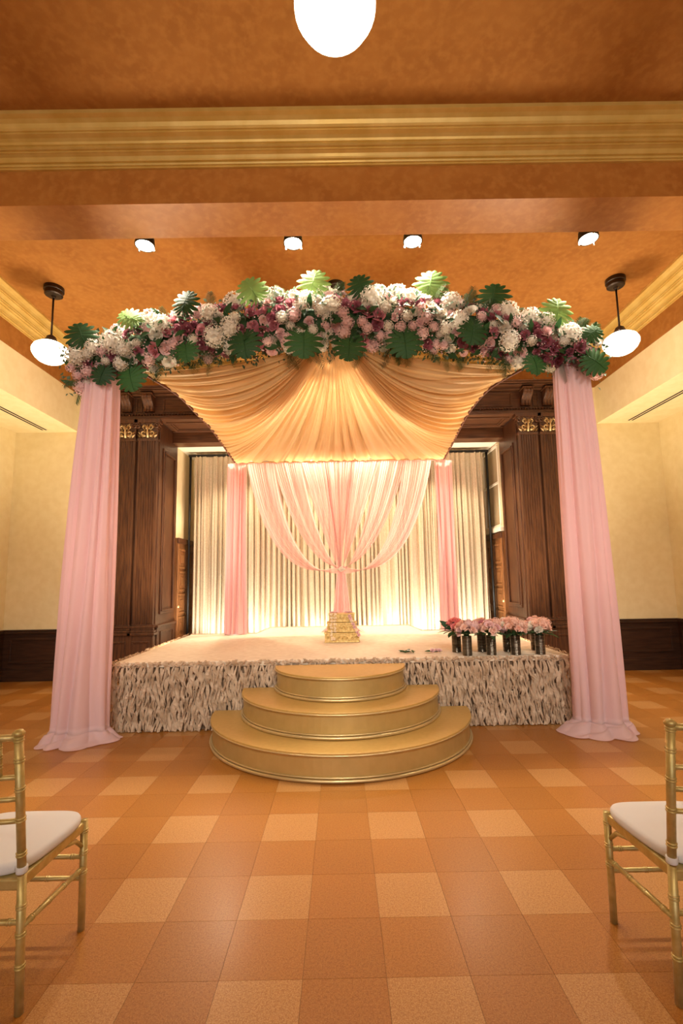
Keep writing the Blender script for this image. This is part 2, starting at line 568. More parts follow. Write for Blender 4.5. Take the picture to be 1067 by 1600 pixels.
def wainscot(name, x0, x1, y0, y1, axis, sgn):
    """low panelled wall base; the face plane lies at x0 (axis 0) or y0 (axis 1), sgn points into the room"""
    t = 0.035 * sgn
    if axis == 1:
        b = MB().box((x0, y0, 0), (x1, y0 + t, 0.70))
    else:
        b = MB().box((x0, y0, 0), (x0 + t, y1, 0.70))
    o = struct(name, b, MT['wood_dark'])
    cap = MB()
    base = MB()
    if axis == 1:
        cap.box((x0, y0, 0.70), (x1, y0 + t * 1.9, 0.725)).box((x0, y0, 0.725), (x1, y0 + t * 1.3, 0.755))
        base.box((x0, y0 + t, 0), (x1, y0 + t * 1.6, 0.16)).box((x0, y0 + t, 0.16), (x1, y0 + t * 1.3, 0.185))
    else:
        cap.box((x0, y0, 0.70), (x0 + t * 1.9, y1, 0.725)).box((x0, y0, 0.725), (x0 + t * 1.3, y1, 0.755))
        base.box((x0 + t, y0, 0), (x0 + t * 1.6, y1, 0.16)).box((x0 + t, y0, 0.16), (x0 + t * 1.3, y1, 0.185))
    cap.build('cap_rail', MT['wood_dark'], o, bevel=0.004)
    base.build('base_rail', MT['wood_dark'], o, bevel=0.004)
    L0, L1 = (x0, x1) if axis == 1 else (y0, y1)
    n = max(1, round((L1 - L0) / 1.25))
    for i in range(n):
        a = L0 + (L1 - L0) * i / n + 0.1
        b_ = L0 + (L1 - L0) * (i + 1) / n - 0.1
        mb = framed_panel(MB(), (a, 0.26), (b_, 0.63), axis, (y0 if axis == 1 else x0) + t, 0.03, 0.014 * sgn)
        mb.build('panel', MT['wood_dark'], o, bevel=0.004)


wainscot('baseboard_back_left', -HW + 0.036, -3.78, YB, 0, 1, -1)
wainscot('baseboard_back_right', 3.78, HW - 0.036, YB, 0, 1, -1)
wainscot('baseboard_left', -HW, 0, YF, YB, 0, 1)
wainscot('baseboard_right', HW, 0, YF, YB, 0, -1)

# alcove behind the stage
YA = 8.92
AX = 2.80
struct('wall_alcove_left', MB().box((-AX - 0.1, 7.985, 0), (-AX, YA, 3.76)), MT['cream'])
struct('wall_alcove_right', MB().box((AX, 7.985, 0), (AX + 0.1, YA, 3.76)), MT['cream'])
struct('wall_alcove_back', MB().box((-AX - 0.1, YA, 0), (AX + 0.1, YA + 0.1, 3.76)), MT['cream'])
struct('ceiling_alcove', MB().box((-AX - 0.1, 7.985, 3.76), (AX + 0.1, YA + 0.1, 3.86)), MT['white_trim'])


def panel_door(name, s):
    y0, y1, zt = 7.99, 8.90, 2.18
    o = struct(name, MB().box((s * AX, y0, 0), (s * (AX - 0.035), y1, zt)), MT['wood_mid'])
    MB().box((s * (AX - 0.035), y0, zt - 0.09), (s * (AX - 0.075), y1, zt)).build('top_rail', MT['wood'], o, bevel=0.006)
    MB().box((s * (AX - 0.035), y0, 0), (s * (AX - 0.06), y0 + 0.07, zt - 0.09)).build('stile', MT['wood_mid'], o, bevel=0.005)
    for j in range(5):
        z0 = 0.12 + j * 0.385
        for c in range(2):
            a = y0 + 0.11 + c * 0.38
            mb = framed_panel(MB(), (a, z0), (a + 0.34, z0 + 0.34), 0, s * (AX - 0.035), 0.035, -s * 0.016)
            mb.box((s * (AX - 0.035), a + 0.10, z0 + 0.10), (s * (AX - 0.047), a + 0.24, z0 + 0.24))
            mb.build('panel', MT['wood_mid'], o, bevel=0.005)
    MB().lathe([(0.001, 0), (0.028, 0.004), (0.028, 0.03), (0.001, 0.04)], 12, (s * (AX - 0.055), y0 + 0.05, 1.0)).build('knob', MT['gilt'], o, smooth=True)


panel_door('door_1', -1)
panel_door('door_2', 1)
w1 = struct('window_1', MB().box((AX, 8.03, 2.26), (AX - 0.01, 8.88, 3.74)), MT['white_trim'])
MB().box((AX - 0.01, 8.07, 3.08), (AX - 0.014, 8.86, 3.70)).build('pane', MT['tan_pane'], w1)
MB().box((AX - 0.01, 8.07, 2.34), (AX - 0.014, 8.86, 3.05)).build('pane', MT['tan_pane'], w1)
framed_panel(MB(), (8.03, 2.28), (8.89, 3.74), 0, AX - 0.01, 0.045, -0.03).box((AX - 0.01, 8.07, 3.045), (AX - 0.035, 8.86, 3.085)).build('window_frame', MT['white_trim'], w1, bevel=0.004)
MB().box((AX, 7.99, 2.20), (AX - 0.07, 8.90, 2.28)).build('window_sill', MT['white_trim'], w1, bevel=0.006)

# slot vents in the soffits
for s, nm in ((-1, 'left'), (1, 'right')):
    v = thing('slot_vent', 'black twin-slot air vent in the cream soffit on the %s' % nm, 'vent', (s * 4.60, 5.6, ZS))
    MB().box((s * 4.53, 4.0, ZS - 0.004), (s * 4.67, 7.2, ZS - 0.0005)).build('frame', MT['cream'], v)
    for dx in (-0.028, 0.028):
        MB().box((s * 4.60 + dx - 0.014, 4.02, ZS - 0.007), (s * 4.60 + dx + 0.014, 7.18, ZS - 0.0035)).build('slot', MT['vent_dark'], v)

# ------------------------------------------------------------------ carved portal round the alcove
portal = thing('stage_portal', 'carved dark wood portal with fluted pilasters framing the alcove behind the stage', 'portal', (0, 7.2, 0))
PF = 7.20        # face of the panelling; the pilasters stand proud of it
for s in (-1, 1):
    MB().box((s * 2.83, PF, 0), (s * 3.76, YB - 0.002, 3.95)).build('side_panel', MT['wood'], portal)
    jb = MB().box((s * 2.785, PF - 0.012, 0), (s * 2.895, 7.98, 3.94))
    framed_panel(jb, (PF + 0.12, 0.95), (7.88, 3.55), 0, s * 2.785, 0.05, -s * 0.02)
    framed_panel(jb, (PF + 0.16, 0.99), (7.84, 3.51), 0, s * 2.785, 0.025, -s * 0.032)
    jb.build('jamb', MT['wood'], portal, bevel=0.006)
    pl = MB().box((s * 2.787, PF - 0.02, 0), (s * 2.755, 7.97, 0.76)).box((s * 2.787, PF - 0.03, 0.76), (s * 2.735, 7.985, 0.80))
    framed_panel(pl, (PF + 0.1, 0.2), (7.85, 0.7), 0, s * 2.755, 0.03, -s * 0.014)
    pl.build('jamb_plinth', MT['wood'], portal, bevel=0.005)
# fluted pilasters
PW = 0.30
PD = 0.075


def pilaster(xc):
    y1 = PF
    y0 = PF - PD
    base = MB().box((xc - PW / 2 - 0.03, y0 - 0.05, 0), (xc + PW / 2 + 0.03, y1, 0.66))
    framed_panel(base, (xc - PW / 2 + 0.02, 0.18), (xc + PW / 2 - 0.02, 0.58), 1, y0 - 0.05, 0.025, -0.014)
    base.box((xc - PW / 2 - 0.05, y0 - 0.07, 0.66), (xc + PW / 2 + 0.05, y1, 0.70))
    p = base.build('pilaster', MT['wood'], portal, bevel=0.006)
    b2 = MB()
    for z0, z1, g in ((0.70, 0.735, 0.035), (0.735, 0.765, 0.02), (0.765, 0.80, 0.03), (0.80, 0.815, 0.012)):
        b2.box((xc - PW / 2 - g, y0 - g, z0), (xc + PW / 2 + g, y1, z1))
    b2.build('base_moulding', MT['wood'], p, bevel=0.008)
    # shaft with flutes: profile in plan
    prof = [(xc - PW / 2, y1, 0), (xc - PW / 2, y0, 0)]
    nfl = 7
    m = 0.022
    wv = (PW - 2 * m) / nfl
    for i in range(nfl):
        a = xc - PW / 2 + m + i * wv + 0.005
        for t in range(6):
            th = PI * t / 5
            prof.append((a + (wv - 0.010) * (0.5 - 0.5 * math.cos(th)), y0 + 0.016 * math.sin(th), 0))
    prof += [(xc + PW / 2, y0, 0), (xc + PW / 2, y1, 0)]
    MB().prism(prof, 0.815, 3.62, (0, 0, 1)).build('fluted_shaft', MT['wood'], p)
    cp = MB()
    cp.box((xc - PW / 2 - 0.012, y0 - 0.012, 3.62), (xc + PW / 2 + 0.012, y1, 3.655))
    # bell that widens upward
    for k in range(6):
        g = 0.0 + 0.03 * (k / 5) ** 2
        cp.box((xc - PW / 2 + 0.005 - g, y0 - g, 3.655 + 0.04 * k), (xc + PW / 2 - 0.005 + g, y1, 3.695 + 0.04 * k))
    cp.box((xc - PW / 2 - 0.05, y0 - 0.06, 3.895), (xc + PW / 2 + 0.05, y1, 3.945))
    for q in (-1, 1):     # corner volutes
        n = 14
        pts = []
        for t in range(22):
            a = t / 21 * 3.2 * PI
            r = 0.052 * (1 - t / 26)
            pts.append((xc + q * (PW / 2 - 0.005) + q * r * math.cos(a) * 0.9, y0 - 0.045, 3.845 + r * math.sin(a)))
        cp.tube(pts, 0.011, 6)
    cp.build('capital', MT['wood'], p, bevel=0.004)
    g = MB()
    yy = y0 - 0.018

    def scroll(cx, cz, r, a0, turns, sgn):
        pts = []
        for t in range(16):
            f = t / 15
            a = a0 + sgn * turns * 2 * PI * f
            pts.append((cx + r * (1 - 0.75 * f) * math.cos(a), yy - 0.01 * f, cz + r * (1 - 0.75 * f) * math.sin(a)))
        g.tube(pts, [0.017 * (1 - 0.5 * k / 15) for k in range(16)], 6)
    g.tube([(xc, yy, 3.665), (xc, yy - 0.015, 3.75), (xc, yy - 0.02, 3.86)], [0.02, 0.016, 0.008], 6)
    for q in (-1, 1):
        scroll(xc + q * 0.062, 3.735, 0.048, PI / 2 + q * PI / 2 * 1.6, 0.85, q)
        scroll(xc + q * 0.058, 3.825, 0.042, -PI / 2 - q * 0.9, 0.85, -q)
        for dz, dx in ((3.70, 0.028), (3.74, 0.012), (3.78, 0.03), (3.82, 0.012), (3.85, 0.026), (3.675, 0.105), (3.72, 0.10), (3.675, 0.065), (3.84, 0.09)):
            c = np.array((xc + q * dx, yy - 0.012, dz))
            vs = [c + (0, 0, -0.022), c + (q * 0.03, 0.004, 0.0), c + (q * 0.05, -0.004, 0.035), c + (q * 0.008, -0.012, 0.012)]
            g.add(vs, [(0, 1, 2, 3), (3, 2, 1, 0)])
    g.build('gilt_ornament', MT['gilt'], p, smooth=True, label='pale gilded acanthus scroll on the capital')


def console(xc):
    """scroll bracket of the frieze"""
    y0 = PF - 0.03
    pr = []
    for t in range(13):
        f = t / 12
        z = 4.335 - 0.25 * f
        d = 0.17 - 0.11 * f + 0.028 * math.sin(f * 2 * PI)
        pr.append((0, y0 - d, z))
    pr += [(0, y0, 4.085), (0, y0, 4.335)]
    mb = MB().prism(pr, xc - 0.075, xc + 0.075, (1, 0, 0))
    for dx in (-0.05, 0, 0.05):
        pr2 = [(0, q[1] - 0.012, q[2]) for q in pr[:13]] + [(0, q[1] + 0.01, q[2]) for q in pr[:13][::-1]]
        mb.prism(pr2, xc + dx - 0.014, xc + dx + 0.014, (1, 0, 0))
    mb.box((xc - 0.09, y0 - 0.19, 4.325), (xc + 0.09, y0, 4.345))
    mb.build('bracket', MT['wood'], portal, bevel=0.003)


for s in (-1, 1):
    for xc in (2.95, 3.295, 3.60):
        if xc < 3.5:
            pilaster(s * xc)
        console(s * xc)
ent = MB().box((-3.78, PF - 0.095, 3.945), (3.78, YB - 0.002, 3.985)).box((-3.78, PF - 0.075, 3.985), (3.78, YB - 0.002, 4.02))
ent.build('architrave', MT['wood_h'], portal, bevel=0.005)
MB().box((-3.76, PF - 0.03, 4.02), (3.76, YB - 0.002, 4.35)).build('frieze', MT['wood_h'], portal)
cn = MB()
for z0, z1, g in ((4.345, 4.375, 0.10), (4.375, 4.40, 0.20), (4.40, 4.425, 0.235), (4.425, 4.439, 0.255)):
    cn.box((-3.78 - g * 0.3, PF - g, z0), (3.78 + g * 0.3, YB - 0.006, z1))
cn.build('cornice', MT['wood_h'], portal, bevel=0.006)
bd = MB()
xx = -3.76
while xx < 3.76:
    bd.lathe([(0.001, -0.02), (0.015, -0.012), (0.02, 0), (0.015, 0.012), (0.001, 0.02)], 6, (xx, PF - 0.045, 4.045))
    xx += 0.045
bd.build('bead_moulding', MT['wood_h'], portal, smooth=True, kind='stuff')
for a, b in ((-2.78, -1.86), (-1.8, -0.95), (-0.9, 0.9), (0.95, 1.8), (1.86, 2.78), (3.04, 3.20), (-3.20, -3.04), (3.39, 3.52), (-3.52, -3.39)):
    w = 0.03 if b - a > 0.3 else 0.02
    mb = framed_panel(MB(), (a + 0.03, 4.085), (b - 0.03, 4.33), 1, PF - 0.03, w, -0.016)
    mb.build('frieze_panel', MT['wood_h'], portal, bevel=0.004)
# coffered underside and the lower lintel at the back of the portal
MB().box((-2.80, PF - 0.05, 3.955), (2.80, 7.75, 3.99)).build('soffit_board', MT['wood_h'], portal)
for a, b in ((-2.72, -0.95), (-0.9, 0.9), (0.95, 2.72)):
    mb = framed_panel(MB(), (a, PF + 0.03), (b, 7.68), 2, 3.955, 0.05, -0.03)
    framed_panel(mb, (a + 0.05, PF + 0.08), (b - 0.05, 7.63), 2, 3.955, 0.03, -0.016)
    mb.build('coffer', MT['wood_h'], portal, bevel=0.006)
MB().box((-2.80, 7.72, 3.75), (2.80, 7.98, 3.99)).box((-2.80, 7.70, 3.93), (2.80, 7.74, 3.955)).build('lintel', MT['wood_h'], portal, bevel=0.006)

# ------------------------------------------------------------------ lamps


def make_pendant(loc, label):
    t = thing('pendant_lamp', label, 'pendant lamp', loc, 0, 'white globe pendant lamps')
    MB().lathe([(0.07, 0), (0.112, 0), (0.112, -0.045), (0.10, -0.05), (0.10, -0.095), (0.085, -0.105), (0.03, -0.11), (0.02, -0.13), (0.008, -0.135)], 28).build('ceiling_canopy', MT['bronze'], t, smooth=False, local=True)
    MB().tube([(0, 0, -0.12), (0, 0, -0.64)], 0.011, 10).build('rod', MT['bronze'], t, smooth=True, local=True)
    MB().lathe([(0.012, -0.60), (0.05, -0.63), (0.06, -0.66), (0.072, -0.675), (0.072, -0.70), (0.06, -0.705)], 24).build('fitter', MT['bronze'], t, local=True)
    MB().lathe([(0.06, -0.695), (0.075, -0.705), (0.13, -0.722), (0.175, -0.755), (0.197, -0.80), (0.195, -0.84), (0.17, -0.885), (0.13, -0.925), (0.08, -0.95), (0.03, -0.96), (0.002, -0.961)], 32).build('globe', MT['globe'], t, smooth=True, local=True)
    return t


pend = make_pendant((-3.41, 5.35, ZC), 'white globe pendant lamp on a rod, left of the flower garland')
dup(pend, (0.0, 5.38, ZC), 0, 'pendant lamp whose bronze ceiling cap shows above the middle of the garland')
dup(pend, (3.40, 5.35, ZC), 0, 'white globe pendant lamp on a rod, right of the flower garland')
dup(pend, (0.02, 1.97, ZC), 0, 'nearest pendant lamp, bright globe cut by the top edge of the photo')


def make_spot(loc, label, aim):
    t = thing('ceiling_spotlight', label, 'spotlight', loc, 0, 'ceiling spotlights behind the beam')
    MB().lathe([(0.085, 0), (0.085, -0.03), (0.07, -0.035)], 20).build('mounting_plate', MT['black'], t, local=True)
    MB().lathe([(0.075, -0.03), (0.09, -0.05), (0.098, -0.12), (0.098, -0.135), (0.088, -0.135), (0.085, -0.11)], 24).build('housing', MT['black'], t, local=True)
    MB().lathe([(0.086, -0.118), (0.086, -0.128), (0.002, -0.136)], 24).build('lens', MT['lens'], t, local=True)
    for a in (0.5, 2.6, 4.7):
        c = MB().box((0.09 * math.cos(a) - 0.006, 0.09 * math.sin(a) - 0.006, -0.165), (0.09 * math.cos(a) + 0.006, 0.09 * math.sin(a) + 0.006, -0.12))
        c.build('clip', MT['chrome'], t, local=True)
    return t


SPX = [(-1.95, 'leftmost round spotlight on the orange ceiling behind the beam'), (-0.43, 'second spotlight from the left on the orange ceiling'),
       (0.80, 'third spotlight from the left on the orange ceiling'), (2.61, 'rightmost spotlight, chrome rimmed, on the orange ceiling')]
sp0 = None
for x, lab in SPX:
    if sp0 is None:
        sp0 = make_spot((x, 4.48, ZC), lab, None)
    else:
        dup(sp0, (x, 4.48, ZC), 0, lab)
    spot_light('stage_spot', (x, 4.48, ZC - 0.15), (x * 0.60, 5.3, 0.65), 330, 100, (1.0, 0.86, 0.68), 0.08, 0.8)

# ------------------------------------------------------------------ stage
SY = 4.80        # front of the stage
SX = 2.25
DZ = 0.65
stage = thing('stage', 'low stage with cream deck and tan ruffled ribbon skirt', 'stage', (0, 6.0, 0))
dk = [(-SX, SY, 0), (SX, SY, 0), (SX, 7.19, 0), (1.20, 7.19, 0), (1.12, 8.03, 0), (-1.19, 8.03, 0), (-1.27, 7.19, 0), (-SX, 7.19, 0)]
MB().prism(dk, 0.60, DZ, (0, 0, 1)).build('deck', MT['deck'], stage, bevel=0.006)
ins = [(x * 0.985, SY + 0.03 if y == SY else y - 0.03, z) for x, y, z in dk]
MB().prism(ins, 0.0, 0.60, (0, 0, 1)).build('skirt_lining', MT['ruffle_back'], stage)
STEPS = [(0.205, 1.205), (0.41, 0.93), (0.615, 0.62)]


def ribbon(mb, p, out, tang, L, w, tw, curl, seed):
    """one hanging strip of torn organza: p top point, out normal, tang along the edge"""
    n = 6
    r = random.Random(seed)
    ph = r.random() * 6.28
    vs = []
    for i in range(n + 1):
        f = i / n
        ww = w * (0.35 + 0.65 * math.sin(PI * min(1, 0.22 + 0.85 * f)) ** 0.8) if f < 1 else w * 0.12
        a = tw * (f - 0.2) + 0.8 * math.sin(ph + 4 * f)
        c = p + out * (0.012 + curl * (math.sin(PI * f) * 0.6 + 0.25 * f)) + tang * (0.011 * math.sin(ph + 5.5 * f)) + Vector((0, 0, -L * f))
        d = tang * math.cos(a) + out * math.sin(a)
        q0 = c - d * ww * 0.5
        q1 = c + d * ww * 0.5
        lim = 0.004
        for q in (q0, q1):
            off = (q - p).dot(out)
            if off < lim:
                q += out * (lim - off)
            q.z = max(q.z, 0.006)
            vs.append(q)
    mb.add(vs, [(2 * i, 2 * i + 1, 2 * i + 3, 2 * i + 2) for i in range(n)])


sk = MB()
sd = 0


def skirt_edge(a, b, out, dens=1.0, hide=None):
    global sd
    a, b = Vector(a), Vector(b)
    tang = (b - a).normalized()
    L = (b - a).length
    for row in range(8):
        z = 0.625 - row * 0.072
        cnt = int(L / 0.024 * dens)
        for i in range(cnt):
            sd += 1
            p = a + tang * ((i + random.uniform(-0.1, 1.1)) / cnt * L)
            p.z = z + random.uniform(-0.03, 0.02)
            if hide and hide(p):
                continue
            ribbon(sk, p, out, tang, random.uniform(0.13, 0.25), random.uniform(0.016, 0.036), random.uniform(-1.6, 1.6), random.uniform(0.02, 0.065), sd)


def behind_steps(p):
    for h, r in STEPS:
        if abs(p.x) < r - 0.03 and p.z < h:
            return True
    return False


skirt_edge((-SX, SY, 0), (SX, SY, 0), Vector((0, -1, 0)), 1.0, behind_steps)
skirt_edge((-SX, 7.15, 0), (-SX, SY, 0), Vector((-1, 0, 0)), 0.6)
skirt_edge((SX, SY, 0), (SX, 7.15, 0), Vector((1, 0, 0)), 0.6)
# frilled top edge
for a, b, out in (((-SX, SY, 0), (SX, SY, 0), (0, -1, 0)), ((-SX, 7.15, 0), (-SX, SY, 0), (-1, 0, 0)), ((SX, SY, 0), (SX, 7.15, 0), (1, 0, 0))):
    a, b, out = Vector(a), Vector(b), Vector(out)
    n = int((b - a).length / 0.03)
    up = 0.012 if abs(out.x) else 0.0
    for i in range(n):
        p = a + (b - a) * (i + random.random()) / n
        p.z = 0.655 + random.uniform(-0.01, 0.01) + up
        sd += 1
        ribbon(sk, p, out, (b - a).normalized(), random.uniform(0.03, 0.06), 0.035, random.uniform(-1.5, 1.5), 0.02, sd)
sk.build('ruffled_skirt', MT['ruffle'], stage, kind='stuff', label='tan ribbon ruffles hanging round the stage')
# braid along the back edge of the deck
eb = MB()
eb.tube([(-SX, 7.195, DZ), (-1.27, 7.195, DZ), (-1.19, 8.035, DZ), (1.12, 8.035, DZ), (1.20, 7.195, DZ), (SX, 7.195, DZ)], 0.012, 6)
eb.build('edge_braid', MT['ruffle'], stage)

# ------------------------------------------------------------------ half-round steps
steps = thing('half_round_steps', 'gold half-round staircase of three tiers against the stage front', 'steps', (-0.02, SY - 0.08, 0))
SCY = SY - 0.085


def half_disc(r, n=56):
    return [(-0.02 + r * math.cos(PI + PI * k / n), SCY + r * 0.985 * math.sin(PI + PI * k / n)) for k in range(n + 1)]


def arc_tube(mb, r, z, rad):
    pts = [(x, y, z) for x, y in half_disc(r)]
    mb.tube(pts, rad, 8)


for i, (h, r) in enumerate(STEPS):
    z0 = 0 if i == 0 else STEPS[i - 1][0]
    o = MB().prism([(x, y, 0) for x, y in half_disc(r - 0.012)], z0, h - 0.018, (0, 0, 1)).build('step', MT['step_side'], steps)
    MB().prism([(x, y, 0) for x, y in half_disc(r + 0.004)], h - 0.018, h, (0, 0, 1)).build('tread', MT['step_top'], o, bevel=0.004)
    t = MB()
    arc_tube(t, r + 0.002, h - 0.020, 0.007)
    arc_tube(t, r - 0.006, z0 + 0.034, 0.007)
    arc_tube(t, r + 0.002, z0 + 0.014, 0.013)
    t.build('moulding', MT['step_trim'], o, smooth=True)

# ------------------------------------------------------------------ canopy frame
AZ = lambda x: 3.62 + 0.36 * (1 - (x / 2.5) ** 2)      # front arch
GY = 4.60
frame = thing('canopy_stand', 'white four-post metal stand under the ceremony canopy, wrapped in cloth', 'canopy stand', (0, 5.9, 0))
fm = pbsdf('white_pipe', (0.7, 0.68, 0.66), 0.4, 0.2)
for x, y, z0, z1 in ((-2.44, GY, 0, 3.62), (2.40, GY, 0, 3.62), (-1.57, 7.10, DZ, 3.20), (1.61, 7.10, DZ, 3.20)):
    p = MB().tube([(x, y, z0), (x, y, z1)], 0.02, 10).build('post', fm, frame, smooth=True)
    MB().lathe([(0.09, z0), (0.09, z0 + 0.012), (0.03, z0 + 0.016), (0.03, z0 + 0.05)], 20, (x, y, 0)).build('base_plate', fm, p)
MB().tube([(x, GY, AZ(x)) for x in np.linspace(-2.46, 2.46, 30)], 0.02, 8).build('arched_bar', fm, frame, smooth=True)
MB().tube([(-1.60, 7.10, 3.24), (1.64, 7.10, 3.24)], 0.018, 8).build('back_bar', fm, frame, smooth=True)


def smoothnoise(x, seed):
    r = np.random.default_rng(seed)
    k = r.uniform(-1, 1, 4096)
    i = np.floor(x).astype(int)
    f = x - i
    f = f * f * (3 - 2 * f)
    return k[i % 4096] * (1 - f) + k[(i + 1) % 4096] * f


def drape_column(name, cy, prof, hd, seed, mat, label, group, pud=None, ztop=None, nfold=8):
    """cloth hung round a post; prof = [(z, xl, xr)] from the top down"""
    zs = np.array([p[0] for p in prof][::-1])
    xl = np.array([p[1] for p in prof][::-1])
    xr = np.array([p[2] for p in prof][::-1])
    rows = 64
    n = 260
    zt, zb = prof[0][0], prof[-1][0]
    phi = np.linspace(0, 2 * PI, n, endpoint=False)
    P = []
    for j in range(rows):
        f = j / (rows - 1)
        z = zt + (zb - zt) * f
        a, b = np.interp(z, zs, xl), np.interp(z, zs, xr)
        xc, hw = (a + b) / 2, (b - a) / 2
        d = hd * (0.75 + 0.35 * f)
        u = phi / (2 * PI)
        ph = smoothnoise(u * 9 + f * 0.9, seed) * 1.6
        F = np.abs(np.sin(PI * nfold * u + ph)) ** 0.8 * 0.9 + 0.22 * np.sin(2 * PI * 21 * u + 2 * ph) * (1 - f) ** 2 + 0.45 * smoothnoise(u * 10 + f * 1.1, seed + 1)
        A = 0.024 + 0.030 * f
        cx, sy = np.cos(phi), np.sin(phi)
        ex = np.sign(cx) * np.abs(cx) ** 0.75
        ey = np.sign(sy) * np.abs(sy) ** 0.75
        x = xc + (hw - A * 0.5) * ex + A * (F - 0.7) * cx
        y = cy + d * ey + A * (F - 0.7) * sy * 1.5
        P.append(np.stack([x, y, np.full(n, z)], -1))
    if pud:
        last = P[-1].copy()
        cxm = last[:, 0].mean()
        for j in range(1, 15):
            f = j / 14
            q = last.copy()
            dirx = (last[:, 0] - cxm)
            ext_x = np.where(dirx < 0, pud[0], pud[1])
            nx, ny = np.cos(phi), np.sin(phi)
            w = smoothnoise(phi / (2 * PI) * 11, seed + 5) * 0.25 + 1
            g = f ** 1.1
            q[:, 0] += nx * ext_x * g * w
            q[:, 1] += np.where(ny < 0, ny * pud[2], ny * pud[3]) * g * w
            wave = smoothnoise(phi / (2 * PI) * 19 + f * 4, seed + 6) * 0.5 + 0.5
            q[:, 2] = zb * (1 - f) ** 2.2 + 0.008 + 0.040 * wave * math.sin(PI * min(1, f * 1.0)) + 0.012 * (1 - f)
            q[:, 2] = np.maximum(q[:, 2], 0.006 + (last[:, 2] * 0))
            P.append(q)
    P = np.array(P)
    o = MB().grid(P, True).build(name, mat, smooth=True)
    tag(o, label, 'drape', group)
    return o


drape_column('post_drape', 4.575, [(3.62, -2.555, -2.215), (3.3, -2.575, -2.205), (2.1, -2.65, -2.19), (1.0, -2.70, -2.18), (0.4, -2.735, -2.175), (0.09, -2.755, -2.165)], 0.115, 11,
             MT['pink'], 'blush pink drape around the front left post, pooling on the floor', 'pink post drapes', (0.06, 0.13, 0.16, 0.0))
drape_column('post_drape', 4.575, [(3.62, 2.20, 2.535), (3.3, 2.19, 2.55), (2.1, 2.17, 2.60), (1.0, 2.155, 2.635), (0.4, 2.15, 2.645), (0.09, 2.14, 2.65)], 0.115, 23,
             MT['pink'], 'blush pink drape around the front right post, pooling on the floor', 'pink post drapes', (0.18, 0.06, 0.16, 0.0))
drape_column('post_drape', 7.10, [(3.215, -1.70, -1.415), (2, -1.715, -1.395), (0.66, -1.735, -1.37)], 0.06, 31,
             MT['pink_back'], 'narrow pink drape around the back left post of the canopy', 'pink post drapes', nfold=9)
drape_column('post_drape', 7.10, [(3.215, 1.465, 1.745), (2, 1.465, 1.755), (0.66, 1.46, 1.775)], 0.06, 37,
             MT['pink_back'], 'narrow pink drape around the back right post of the canopy', 'pink post drapes', nfold=9)

# ------------------------------------------------------------------ gold sequin curtain behind the stage
cur = thing('gold_curtain', 'champagne sequin curtain hanging behind the stage across the alcove', 'curtain', (0, 8.32, 0))
edges = [-2.60, -1.72, -0.60, 0.55, 1.65, 2.60]
for i in range(5):
    a, b = edges[i], edges[i + 1]
    n = int((b - a) * 230)
    xs = np.linspace(a, b, n)
    rows = 40
    P = np.zeros((rows, n, 3))
    for j in range(rows):
        f = j / (rows - 1)
        z = 3.72 + (0.02 - 3.72) * f
        ph = smoothnoise(xs * 4.1 + 50, 100 + i) * 2.2 + 0.5 * smoothnoise(xs * 3 + f * 1.2 + 90, 120 + i)
        F = np.sin(xs * 62 + ph * 2.4) + 0.45 * np.sin(xs * 131 + ph * 3) * (1 - 0.6 * f) + 0.6 * smoothnoise(xs * 9 + f * 0.8 + 30, 140 + i)
        A = (0.012 + 0.030 * min(1, f * 3))
        P[j, :, 0] = xs + 0.012 * np.cos(xs * 62 + ph * 2.4) * min(1, f * 3)
        P[j, :, 1] = 8.32 + A * F + (0.02 if i in (1, 3) else 0)
        P[j, :, 2] = z
    MB().grid(P).build('curtain_panel', MT['sequin'], cur, smooth=True)
MB().tube([(-2.70, 8.32, 3.69), (2.70, 8.32, 3.69)], 0.025, 10).build('curtain_rod', MT['black'], cur, smooth=True)
for x in (-2.68, 2.68):
    MB().tube([(x, 8.36, 0), (x, 8.36, 3.7)], 0.022, 10).build('upright', MT['black'], cur, smooth=True)

# ------------------------------------------------------------------ sheer pink swag tied in the middle
swag = thing('tied_swag', 'sheer pink backdrop gathered and tied in the middle behind the stage', 'curtain', (0, 7.12, DZ))
TIE = np.array((0.01, 7.06, 1.58))


def swag_panel(x0, x1, c0, c1, seed, yoff, tw=0.05):
    """cloth from the back bar (x0..x1) to the tie; c0, c1 = (x, z) control points of its outer and inner edge"""
    n = max(40, int(abs(x1 - x0) * 260))
    rows = 60
    s = np.linspace(0, 1, n)
    P = np.zeros((rows, n, 3))
    P0 = np.stack([x0 + (x1 - x0) * s, np.full(n, 7.10), np.full(n, 3.255)], -1)
    C = np.stack([c0[0] + (c1[0] - c0[0]) * s, np.full(n, 7.04), c0[1] + (c1[1] - c0[1]) * s], -1)
    sgn = 1 if (x0 + x1) > 0 else -1
    E = np.stack([TIE[0] + sgn * 0.02 + (s - 0.5) * 0.035, np.full(n, TIE[1]), TIE[2] + (s - 0.5) * tw], -1)
    nf = abs(x1 - x0) * 30
    for j in range(rows):
        t = (j / (rows - 1))
        w0, w1, w2 = (1 - t) ** 2, 2 * t * (1 - t), t * t
        Q = P0 * w0 + C * w1 + E * w2
        A = 0.020 * (1 - t) ** 0.5 * min(1, 0.35 + 4 * t) + 0.010 * (1 - t)
        F = np.sin(2 * PI * nf * s + 2.5 * smoothnoise(s * 7 + 5, seed)) + 0.5 * smoothnoise(s * 26 + t * 1.5, seed + 1)
        Q[:, 1] += A * F + yoff * math.sin(PI * t)
        Q[:, 0] += 0.6 * A * np.cos(2 * PI * nf * s) * (1 - t)
        P[j] = Q
    MB().grid(P).build('swag_panel', MT['pink_sheer'], swag, smooth=True)


